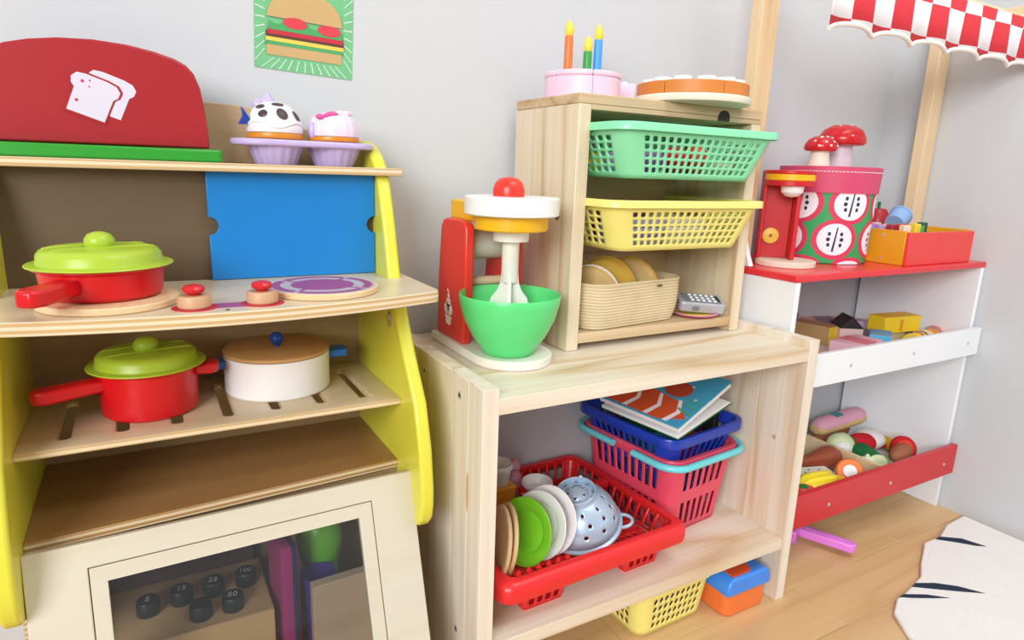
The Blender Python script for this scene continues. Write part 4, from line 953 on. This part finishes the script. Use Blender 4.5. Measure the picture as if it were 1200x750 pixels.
lab(Wm(MB().add(v, F), 'awning', aw, solid=.0012), 'red and white checked scalloped awning')
lab(Wm(MB().tube([(x, .600+.004*sin(2*PI*(x-xlow)/per), zs_(x)-.001) for x in xs_], .0034, 8), 'awning_trim', felt_white), 'white scalloped trim')

# ---------------------------------------------------------- on the counter
CZt = .5014
t = T('toy_coffee_machine', 'red toy coffee machine with yellow dial on the stall counter', 'toy coffee machine', (.9200, .7040, CZt), R(-42))
lab(MB().lathe([(.0455, 0), (.0465, .001), (.0465, .0085), (.0455, .0095)], 48).build('base', mat('pale_wood', 'ead9c6', .5), t), 'pale wooden base')
MB().box(-.0465, -.0405, -.004, .032, .0097, .152).build('side_panel', red_paint, t, bevel=.002)
MB().box(.0035, .0110, -.012, .032, .0097, .128).build('side_panel', red_paint, t, bevel=.002)
MB().box(-.0405, .0035, .018, .030, .0097, .128).build('back_board', mat('deep_red_paint', 'c8282e', .35), t, bevel=.001)
dl = lab(MB().lathe([(.0120, 0), (.0130, .001), (.0130, .005), (.0115, .006)], 28, TR(-.0255, .0178, .046) @ RX(PI/2)).build('dial', mat('dial_yellow', 'eec34e', .45), t), 'yellow dial')
MB().cyl(.0028, .006, .0065, 14, TR(-.0255, .0178, .046) @ RX(PI/2)).build('dial_hole', felt_brown, dl)
for z0_, z1_, m_, n_ in ((.128, .136, red_paint, 'red_disc'), (.1362, .146, gold_paint, 'yellow_disc'), (.1462, .152, red_paint, 'red_disc')):
    MB().lathe([(.0365, z0_), (.0375, z0_+.001), (.0375, z1_-.001), (.0365, z1_)], 48, TR(-.009, -.004, 0)).build(n_, m_, t)
lab(MB().lathe([(.0001, .110), (.010, .112), (.0165, .118), (.0175, .1278)], 28, TR(-.006, -.016, 0)).build('spout', white_pl, t), 'white spout')
# fruit drum
dc = (1.0590, .7430); dr0, dr1, dh = .0755, .0790, .1585
t = T('storage_drum', 'round fabric drum with red apple print and fuchsia rim on the counter', 'storage drum', (dc[0], dc[1], CZt))
MB().shell([(.0001, 0), (dr0-.002, 0), (dr0, .002), (dr1, dh-.002), (dr1-.003, dh-.004), (dr0-.004, .004), (.0001, .004)], 72).build('body', leaf, t)
lab(MB().shell([(dr1-.002, dh-.040), (dr1+.0015, dh-.040), (dr1+.0035, dh+.002), (dr1+.001, dh+.003), (dr1-.004, dh+.001)], 72).build('rim_band', fuch, t), 'fuchsia leather rim band')
lab(MB().prism([((dr1+.002)*cos(2*PI*i/60), (dr1+.002)*sin(2*PI*i/60)) for i in range(60)], dh-.004, dh+.002).build('cover', fuch, t), 'fuchsia cover')
mb = MB(); ns = 90
for i in range(ns):
    a = 2*PI*(i+.15)/ns; a2 = 2*PI*(i+.85)/ns; rr_ = dr1+.0036
    mb.tube([(rr_*cos(a), rr_*sin(a), dh-.0055), (rr_*cos(a2), rr_*sin(a2), dh-.0055)], .0007, 5)
mb.build('stitching', white_print, t)
def wrapd(mb, a0, z0, pts, lift):
    """polygon (s along the wall, t up) wrapped on the drum wall, built as a disc of rings"""
    n = len(pts); cx = sum(p[0] for p in pts)/n; cz = sum(p[1] for p in pts)/n; v = []
    for k in (0, .35, .7, 1):
        for x, y in pts:
            s_, q = cx+(x-cx)*k, cz+(y-cz)*k; z = z0+q; rr_ = dr0+(dr1-dr0)*z/dh+lift; a = a0+s_/dr0
            v.append((rr_*cos(a), rr_*sin(a), z))
    F = [tuple(range(n))]+[(j*n+i, j*n+(i+1) % n, (j+1)*n+(i+1) % n, (j+1)*n+i) for j in range(3) for i in range(n)]
    return mb.add(v, F)
circ = lambda rx_, rz_, n=26, x=0, z=0: [(x+rx_*cos(2*PI*i/n), z+rz_*sin(2*PI*i/n)) for i in range(n)]
ring_, flesh, seed = MB(), MB(), MB()
face = math.atan2(-dc[1], -dc[0])+R(1)
step_ = R(60)
for rowi, (z0_, ph, sgn) in enumerate(((.0420, .26, 1), (.1010, .50, 1))):
    for k in range(-2, 4):
        a = face+(k+ph)*step_
        wrapd(ring_, a, z0_, circ(.0365, .0340), .0003); wrapd(flesh, a, z0_, circ(.0280, .0268), .0006)
        wrapd(seed, a, z0_, [(-.0038, -.020), (-.0004, -.021), (.0032, .0205), (.0012, .0205)], .0009)
        for sx_ in (-1, 1):
            for sz_ in (-1, 0, 1): wrapd(seed, a, z0_, circ(.0026 if sz_ else .0032, .0034, 10, sx_*(.0105-.001*abs(sz_)), sz_*.0092), .0009)
for k in range(-3, 4):
    a = face+(k+.64)*step_
    hp_ = [(x, max(.0005, z)) for x, z in circ(.030, .0125)]; wrapd(ring_, a, .0003, hp_, .0003)
    hp_ = [(x, max(.0005, z)) for x, z in circ(.021, .0065)]; wrapd(flesh, a, .0003, hp_, .0006)
lab(ring_.build('apple_skin_print', mat('apple_pink', 'd8385c', .6), t, fix=False), 'pink apple rings')
lab(flesh.build('apple_flesh_print', white_print, t, fix=False), 'white apple halves')
lab(seed.build('apple_seed_print', ink, t, fix=False), 'dark seeds')['kind'] = 'stuff'
# mushrooms
def mushroom(label, loc, rs, hs, rcap, hcap, sm, dots, rx_=0):
    t = T('toy_mushroom', label, 'toy mushroom', loc, rx=rx_)
    MB().lathe([(rs*1.15, 0), (rs*1.2, .002), (rs*1.0, hs*.5), (rs*.92, hs), (rs*.9, hs+.004)], 28).build('stalk', sm, t)
    MB().lathe([(rs*.9, hs), (rcap*.9, hs-.002), (rcap, hs+.002), (rcap*.97, hs+hcap*.35), (rcap*.78, hs+hcap*.72), (rcap*.45, hs+hcap*.94), (.0001, hs+hcap)], 36).build('cap', mat('mushroom_red', 'cf1f26', .25), t, ang=60)
    for az, el, r_ in dots:
        e, a = R(el), R(az); p = (rcap*.985*cos(e)*cos(a), rcap*.985*cos(e)*sin(a), hs+.002+(hcap-.003)*sin(e))
        MB().ell(p, (r_, r_, r_*.8), 10, 6).build('dot', white_pl, t)
mushroom('small red mushroom with white dots on the storage drum', (dc[0]-.050, dc[1]-.012, CZt+dh+.0022), .0155, .028, .0265, .0225, cream, [(az, el, .0032 if el > 50 else .0024) for az, el in ((-170, 35), (-145, 60), (-125, 30), (-100, 65), (-85, 32), (-60, 55), (-150, 10), (-108, 12), (-70, 12), (-40, 25), (60, 40), (120, 40))])
mushroom('large red mushroom with pale stalk on the storage drum', (dc[0]+.012, dc[1]-.006, CZt+dh+.0022), .0195, .040, .0390, .0330, mat('mushroom_stalk', 'dcd2dc', .5), [(-160, 62, .003), (-95, 66, .0035), (-40, 30, .003), (-120, 20, .002), (80, 40, .003)])
# wooden box with bricks
bx0, bx1, by0, by1, bh = 1.128, 1.338, .632, .7335, .0585
t = T('wooden_box', 'wooden box with yellow ends and red sides on the counter', 'box', ((bx0+bx1)/2, (by0+by1)/2, CZt))
HW, HD = (bx1-bx0)/2, (by1-by0)/2
lab(MB().box(-HW, -HW+.008, -HD, HD, 0, bh).build('end_board', mat('ochre_paint', 'e0a01e', .4), t, bevel=.001), 'yellow end board')
lab(MB().box(HW-.008, HW, -HD, HD, 0, bh).build('end_board', MATS['ochre_paint'], t, bevel=.001), 'yellow end board')
lab(MB().box(-HW+.002, HW-.002, -HD-.0065, -HD-.0002, 0, bh-.002).build('side_board', mat('box_red', 'e6413d', .35), t, bevel=.001), 'red side board')
lab(MB().box(-HW+.008, HW-.008, HD-.006, HD, 0, bh).build('side_board', MATS['ochre_paint'], t, bevel=.001), 'yellow side board')
MB().box(-HW+.008, HW-.008, -HD, HD-.006, 0, .005).build('bottom', paper, t)
for y, z in ((-.012, .049), (-.012, .009)): MB().lathe([(.0026, 0), (.0024, .0007), (.0001, .001)], 12, TR(-HW, y, z) @ RY(-PI/2)).build('screw', steel, t)
cols_ = [('purple', 'b07fd0'), ('lilac', 'd3b5e2'), ('crimson', 'a5283a'), ('scarlet', 'e04434'), ('cream', 'f0dfc0'), ('orange', 'f0a03c'), ('yellow', 'f0d23a'), ('green', '4cae48'), ('dark green', '265c4a'), ('pale pink', 'eac3c8'), ('amber', 'e6b455')]
pos_ = [(-.088, .020), (-.075, .006), (-.085, -.012), (-.066, -.018), (-.082, -.034), (-.055, .004), (-.055, -.036), (-.033, -.030), (-.008, -.022), (-.066, .028), (-.040, .022)]
for (nm, hx), (x, y) in zip(cols_, pos_):
    q = T('toy_brick', '%s wooden brick in the yellow and red box' % nm, 'toy brick', ((bx0+bx1)/2+x, (by0+by1)/2+y, CZt+.0052), R(random.uniform(-12, 12)))
    MB().box(-.0075, .0075, -.006, .006, 0, .062+random.uniform(-.003, .004)).build('block', mat('brick_'+hx, hx, .45), q, bevel=.0012)
q = T('toy_cup', 'pale blue toy cup tipped over in the wooden box', 'toy cup', ((bx0+bx1)/2-.038, (by0+by1)/2+.012, CZt+.066), R(20), ry=R(62), rx=R(8))
MB().shell([(.0001, 0), (.016, 0), (.0185, .032), (.0175, .032), (.015, .002), (.0001, .002)], 32).build('body', pale_blue, q); MB().shell([(.018, .028), (.0195, .028), (.0195, .032), (.018, .032)], 32).build('lip', pale_blue, q)
q = T('toy_pepper', 'dark red toy pepper standing behind the box of bricks', 'toy food', (1.305, .795, CZt), R(20))
MB().lathe([(.010, 0), (.022, .012), (.026, .04), (.024, .07), (.014, .086), (.0001, .088)], 24).build('body', mat('pepper_red', 'b3222a', .35), q); lab(MB().cyl(.003, .086, .100, 10).build('stem', felt_green, q), 'green stem')

# ---------------------------------------------------------- groceries in the upper tray
GZ = .3326
def carton(name, label, loc, hx, hy, h, m_, rz, band=None, end=None, rx=0, ry=0, cat='toy grocery', tape=None):
    t = T(name, label, cat, loc, R(rz), rx=R(rx), ry=R(ry))
    MB().box(-hx, hx, -hy, hy, 0, h).build('carton', m_, t, bevel=.0008)
    if band: lab(MB().box(-hx*.45, hx*.45, -hy-.0003, hy+.0003, h*.18, h+.0003).build('label_print', band, t), 'printed panel')
    if end: 
        for s_ in (-1, 1): lab(MB().box(s_*hx-.0006, s_*hx+.0006, -hy*.99, hy*.99, .001, h*.98).build('end_flap', end, t), 'coloured end flap')
    return t
g = lambda n, hx, r=.5: mat(n, hx, r)
carton('grocery_box', 'red toy grocery box at the back of the white tray', (1.140, .800, GZ), .026, .018, .026, g('box_crimson', 'c5303c'), 12, g('box_print_white', 'e9dede'))
carton('grocery_box', 'brown striped toy carton with yellow end in the white tray', (1.130, .775, GZ), .034, .020, .036, g('box_brown', 'b3925f'), -78, None, g('box_yellow', 'f0d62a'))
carton('grocery_box', 'pink flat toy packet leaning at the back of the white tray', (1.212, .806, GZ+.012), .048, .028, .012, g('packet_rose', 'd9a2a6'), -18, g('packet_grey', '8a7a80'), rx=14)
carton('grocery_box', 'brown and orange toy packet against the stall side in the white tray', (1.085, .822, GZ), .030, .014, .052, g('packet_brown', '8d6358'), -6, g('packet_orange', 'd98a3c'))
carton('grocery_box', 'pale pink toy carton with red print at the front of the white tray', (1.094, .668, GZ), .045, .025, .032, g('carton_pink', 'efc3d2'), 6, g('print_rose', 'e0868f'))
carton('grocery_box', 'tan flat toy packet at the left of the white tray', (1.000, .690, GZ), .045, .035, .012, g('packet_tan', 'e6cfa4'), 5, g('packet_ink', '2c3a6a'))
t = T('milk_carton', 'toy milk carton with black gable roof in the white tray', 'toy grocery', (1.168, .738, GZ), R(-32)); t.scale = (1.35, 1.35, 1.25)
MB().box(-.016, .016, -.018, .018, 0, .028).build('body', g('carton_skin', 'e3c2c0'), t, bevel=.001)
lab(MB().prism([(-.0165, .0282), (.0165, .0282), (0, .046)], -.0185, .0185, 'y').build('roof', g('roof_black', '2a2426'), t, bevel=.0008), 'black gable roof')
carton('grocery_box', 'sky blue and grey toy box next to the milk carton', (1.178, .676, GZ), .026, .018, .036, g('box_grey', '8f9db0'), 32, g('box_sky', '57b5e0'), g('box_sky', '57b5e0'))
carton('grocery_box', 'long white toy packet under the bright yellow box', (1.245, .770, GZ), .034, .014, .034, g('packet_white', 'e8e4ea'), -35, g('packet_lilac', 'b9a9c4'))
carton('grocery_box', 'grey toy packet supporting the bright yellow box', (1.272, .714, GZ), .045, .018, .025, g('packet_slate', '8d8792'), -8, g('packet_cream', 'e0cf9a'))
yb = carton('grocery_box', 'bright yellow long toy box on top of the groceries', (1.268, .705, GZ+.0254), .048, .019, .031, g('box_bright', 'f3d02a'), -8)
mb = MB()
for k in range(5): mb.box(-.008, .0, -.0194, -.019, .004+.0045*k, .006+.0045*k)
lab(mb.build('stripe_print', g('box_stripe', 'b5541e'), yb), 'brown stripes')
def tubep(label, loc, r, L, m_, capm, rz, bands):
    t = T('toy_tube', label, 'toy grocery', loc, R(rz)); M = TR(0, 0, r) @ RY(PI/2)
    MB().lathe([(r*.96, -L), (r, -L+.001), (r, L-.001), (r*.96, L)], 28, M).build('tube', m_, t)
    lab(MB().lathe([(r*.9, -L-.0012), (r*1.03, -L-.001), (r*1.03, -L+.005), (r, -L+.0055)], 28, M).build('cap', capm, t), 'end cap')
    for k, bm_ in enumerate(bands): lab(MB().shell([(r, -L*.5+k*L*.45), (r+.0004, -L*.5+k*L*.45), (r+.0004, -L*.5+k*L*.45+.007), (r, -L*.5+k*L*.45+.007)], 28, M).build('band_print', bm_, t), 'printed band')
tubep('yellow toy snack tube at the front of the white tray', (1.275, .656, GZ), .0165, .036, g('tube_yellow', 'f1ce33', .35), g('tube_cap', 'f6dc42', .35), 8, [g('tube_red', 'cf3f36'), g('tube_navy', '31507a'), g('tube_white', 'efe9df')])
tubep('orange toy snack tube by the right wall in the white tray', (1.339, .668, GZ), .0165, .022, g('tube_orange', 'e8672c', .35), g('tube_cap2', 'ef8a3a', .35), 20, [g('tube_teal', '3f9a8f')])
t = T('toy_cheese', 'small yellow toy wedge beside the yellow tube', 'toy grocery', (1.218, .640, GZ), R(-20)); t.scale = (1, 1, 1.5); MB().prism([(-.016, -.009), (.016, -.012), (.014, .012)], 0, .018).build('wedge', lemon, t, bevel=.001); MB().cyl(.003, .018, .0184, 10, TR(.006, 0, 0)).build('hole_print', g('cheese_hole', 'd0a828'), t)

# ---------------------------------------------------------- food in the red tray
FZ = .0867
t = T('felt_eclair', 'long felt eclair with pink icing at the back of the red tray', 'felt food', (1.285, .795, FZ+.030), R(-4), ry=R(-6))
MB().lathe([(.0001, -.076), (.012, -.073), (.019, -.064), (.0215, -.05), (.0215, .05), (.019, .064), (.012, .073), (.0001, .076)], 24, TR(0, 0, .013) @ RY(PI/2), sx=.72).build('pastry', felt_tan, t)
lab(MB().lathe([(.0001, -.074), (.012, -.071), (.0185, -.062), (.021, -.048), (.021, .048), (.0185, .062), (.012, .071), (.0001, .074)], 24, TR(0, 0, .0185) @ RY(PI/2), sx=.72).build('icing', felt_pink, t), 'pink icing')
lab(MB().box(-.02, .0, -.010, .010, .0320, .0350).build('sprinkle', mat('felt_teal', '4d8a8f', .9), t), 'teal sprinkle')
t = T('felt_bread_roll', 'brown felt roll under the pink eclair', 'felt food', (1.275, .805, FZ), R(5)); MB().ell((0, 0, .0155), (.07, .022, .0155), 24, 10).build('roll', felt_brown, t); MB().ell((0, -.004, .0215), (.04, .005, .0105), 16, 8).build('seam', felt_tan, t)
def food(name, label, loc, r, m_, rz=0, parts=(), rx=0, ry=0):
    t = T(name, label, 'toy food', loc, R(rz), rx=R(rx), ry=R(ry)); t.scale = (1.12, 1.12, 1.2)
    MB().ell((0, 0, r[2]), r, 24, 12).build('body', m_, t)
    for n_, c_, rr_, mm, *lb in parts: o = MB().ell(c_, rr_, 18, 10).build(n_, mm, t); lb and lab(o, lb[0])
    return t
food('felt_strawberry', 'red felt strawberry slice beside the eclair', (1.262, .728, FZ), (.032, .020, .019), felt_red, -12, [('leaf', (-.028, 0, .03), (.012, .012, .004), felt_green, 'green leaf'), ('seam', (0, 0, .019), (.0325, .003, .0195), felt_red)])
food('felt_egg', 'white felt fried egg with red edge in the red tray', (1.315, .742, FZ), (.030, .028, .016), felt_white, 20, [('edge', (.012, -.010, .010), (.024, .023, .008), felt_red, 'red edge')])
food('felt_cabbage', 'pale green felt cabbage in the red tray', (1.205, .735, FZ), (.026, .024, .022), felt_pale, 0, [('leaf', (-.008, -.010, .018), (.022, .016, .020), felt_white, 'white inner leaf'), ('leaf', (.012, .004, .022), (.016, .018, .020), felt_pale)])
t = T('felt_cucumber', 'dark green felt cucumber with pale cut end in the red tray', 'felt food', (1.210, .680, FZ), R(-28)); t.scale = (1.15, 1.15, 1.15); M = TR(0, 0, .019) @ RX(R(90))
MB().lathe([(.0001, -.036), (.012, -.033), (.018, -.024), (.019, .0), (.019, .026)], 28, M).build('skin', felt_green, t); lab(MB().lathe([(.0185, .0262), (.019, .0285), (.014, .030), (.0001, .0302)], 28, M).build('cut_end', felt_pale, t), 'pale cut end')
food('felt_turnip', 'white felt turnip between the sausage and the cucumber', (1.178, .662, FZ), (.017, .016, .016), felt_white, 0, [('tip', (0, 0, .032), (.004, .004, .005), felt_pale)])
t = T('felt_hot_dog', 'brown felt hot dog with pale bun in the red tray', 'felt food', (1.264, .648, FZ+.006), R(14)); t.scale = (1.2, 1.2, 1.3)
MB().ell((0, 0, .013), (.034, .018, .013), 22, 10).build('bun', felt_pale, t); lab(MB().ell((0, -.001, .022), (.036, .0155, .013), 22, 10).build('sausage', felt_brown, t), 'brown sausage')
t = T('felt_tomato_slice', 'round red felt slice standing behind the hot dog', 'felt food', (1.310, .668, FZ), R(-30)); t.scale = (1.1, 1.1, 1.1); M = TR(0, 0, .024) @ RX(R(70))
MB().lathe([(.0001, -.006), (.022, -.006), (.024, -.003), (.024, .003), (.022, .006), (.0001, .006)], 32, M).build('disc', felt_red, t); lab(MB().lathe([(.0001, .0062), (.016, .0062), (.017, .0066), (.0001, .0070)], 28, M).build('flesh', tomato, t), 'lighter flesh')
t = T('felt_stick', 'golden felt stick by the right wall in the red tray', 'felt food', (1.337, .700, FZ), R(70)); MB().lathe([(.0001, -.035), (.011, -.034), (.0125, -.03), (.0125, .03), (.011, .034), (.0001, .035)], 20, TR(0, 0, .0125) @ RY(PI/2)).build('stick', felt_gold, t); MB().ell((.034, 0, .0125), (.004, .008, .008), 10, 6).build('tip', felt_brown, t)
t = T('toy_drumstick', 'glossy brown toy drumstick in the red tray', 'toy food', (1.108, .712, FZ), R(-8)); t.scale = (1.1, 1.1, 1.2); M = TR(0, 0, .0215) @ RY(PI/2)
MB().lathe([(.0001, -.058), (.006, -.056), (.010, -.035), (.015, -.012), (.0205, .012), (.0205, .026), (.014, .038), (.0001, .042)], 30, M).build('meat', choc_red, t); lab(MB().ell((-.060, 0, .0215), (.008, .006, .006), 12, 8).build('bone', cream, t), 'cream bone')
t = T('toy_cheese_slice', 'pale toy cheese slice with dark seeds in the red tray', 'toy food', (1.062, .688, FZ+.004), R(-14), rx=R(14)); MB().prism([(-.040, -.020), (.042, -.010), (.034, .020), (-.036, .024)], .004, .014).build('slice', cream, t, bevel=.002)
for x, y in ((-.02, .006), (-.008, .012), (.004, .004), (-.016, -.008), (.014, .01)): MB().ell((x, y, .0142), (.0025, .0016, .0008), 8, 6).build('seed', choc, t)
food('toy_egg', 'small white toy egg next to the cheese slice', (1.128, .645, FZ), (.014, .012, .012), white_pl, 0, [('speck', (.002, -.004, .0232), (.002, .002, .0012), cream)])
t = T('toy_pineapple_piece', 'yellow ribbed toy pineapple piece at the front of the red tray', 'toy food', (.998, .642, FZ), R(-10)); t.scale = (1.1, 1.1, 1.15); M = TR(0, 0, .0235) @ RY(PI/2)
mb = MB(); n = 64; v = []; F = []; pr_ = [(.0002, -.036), (.012, -.033), (.019, -.024), (.0215, -.006), (.021, .012), (.0205, .028), (.018, .030), (.0002, .030)]
for r_, z_ in pr_:
    for i in range(n): a = 2*PI*i/n; k = 1+.05*sin(a*9); v.append(M @ Vector((r_*k*cos(a), r_*k*sin(a), z_)))
for j in range(len(pr_)-1):
    for i in range(n): k = (i+1) % n; F.append((j*n+i, j*n+k, (j+1)*n+k, (j+1)*n+i))
mb.add(v, F).build('half', lemon, t, ang=50); lab(MB().lathe([(.0001, .0303), (.015, .0303), (.0155, .0307), (.0001, .0308)], 28, M).build('cut_face', mat('lemon_flesh', 'f8e88a', .4), t), 'paler cut face')
t = T('toy_pineapple_piece', 'second narrow yellow toy piece beside the orange ring', 'toy food', (1.050, .632, FZ), R(-5)); MB().prism(rrect(.009, .014, .005), 0, .036).build('slice', lemon, t, bevel=.003); MB().prism(rrect(.0095, .003, .001), .002, .0365).build('groove', gold_paint, t)
t = T('toy_orange_slice', 'orange toy ring with white centre in the red tray', 'toy food', (1.092, .642, FZ+.010), R(-48)); M = TR(0, 0, .0245) @ RX(R(60))
MB().lathe([(.0001, -.008), (.021, -.008), (.0235, -.005), (.0235, .005), (.021, .008), (.0001, .008)], 36, M).build('ring', tanger, t, ang=50); lab(MB().lathe([(.0001, .0082), (.0105, .0082), (.0115, .009), (.0001, .0095)], 28, M).build('centre', white_pl, t), 'white centre')
t = T('toy_tomato', 'red toy tomato half beside the yellow pineapple piece', 'toy food', (.957, .634, FZ), R(0)); MB().ell((0, 0, .021), (.027, .020, .021), 26, 12).build('half', tomato, t); MB().ell((-.004, 0, .0395), (.009, .008, .003), 14, 8).build('calyx', felt_green, t)
food('felt_garlic', 'white felt bulb under the hot dog by the red rail', (1.208, .628, FZ), (.014, .012, .0115), felt_white, 0, [('tip', (0, 0, .024), (.004, .004, .005), felt_pale)])

# ---------------------------------------------------------- floor: purple toy + rug
t = T('toy_broom_handle', 'orchid pink plastic toy broom handle lying on the floor', 'toy broom', (1.010, .630, 0), R(-66))
MB().prism(stadium(.038, .0105), .010, .026).build('handle', violet_pl, t, bevel=.003, seg=3, loc=(.012, 0, 0))
MB().prism(stadium(.034, .004), .0262, .0275).build('groove_rib', violet_pl, t, bevel=.0008, loc=(.012, 0, 0))
MB().box(-.070, -.032, -.026, .026, 0, .024).build('head', violet_pl, t, bevel=.004, seg=3)
ro = [(1.36, .56), (1.29, .556), (1.233, .5385), (1.186, .540), (1.150, .523), (1.111, .505), (1.075, .485), (1.037, .477), (1.005, .471), (.979, .4685), (.94, .45), (.91, .41), (.90, .33), (.92, .2), (1.0, .1), (1.2, .05), (1.36, .08)]
t = T('rug', 'white rug with dark navy curved stripes on the floor', 'rug', (1.15, .3, 0))
MB().prism(ro, .0002, .008).build('pile', felt_white, t, bevel=.003, seg=3, world=True)
rs = mat('rug_navy', '1f2f45', .95)
for pts in ([(1.215, .536), (1.232, .537), (1.262, .515), (1.275, .48), (1.26, .49), (1.24, .512)], [(1.030, .474), (1.045, .477), (1.075, .462), (1.10, .44), (1.12, .41), (1.09, .43), (1.06, .452)], [(.985, .468), (.998, .469), (1.03, .452), (1.055, .43), (1.03, .442), (1.0, .458)], [(1.17, .36), (1.19, .37), (1.25, .33), (1.27, .28), (1.23, .31)]):
    MB().prism(pts, .0078, .0086).build('stripe', rs, t, world=True)
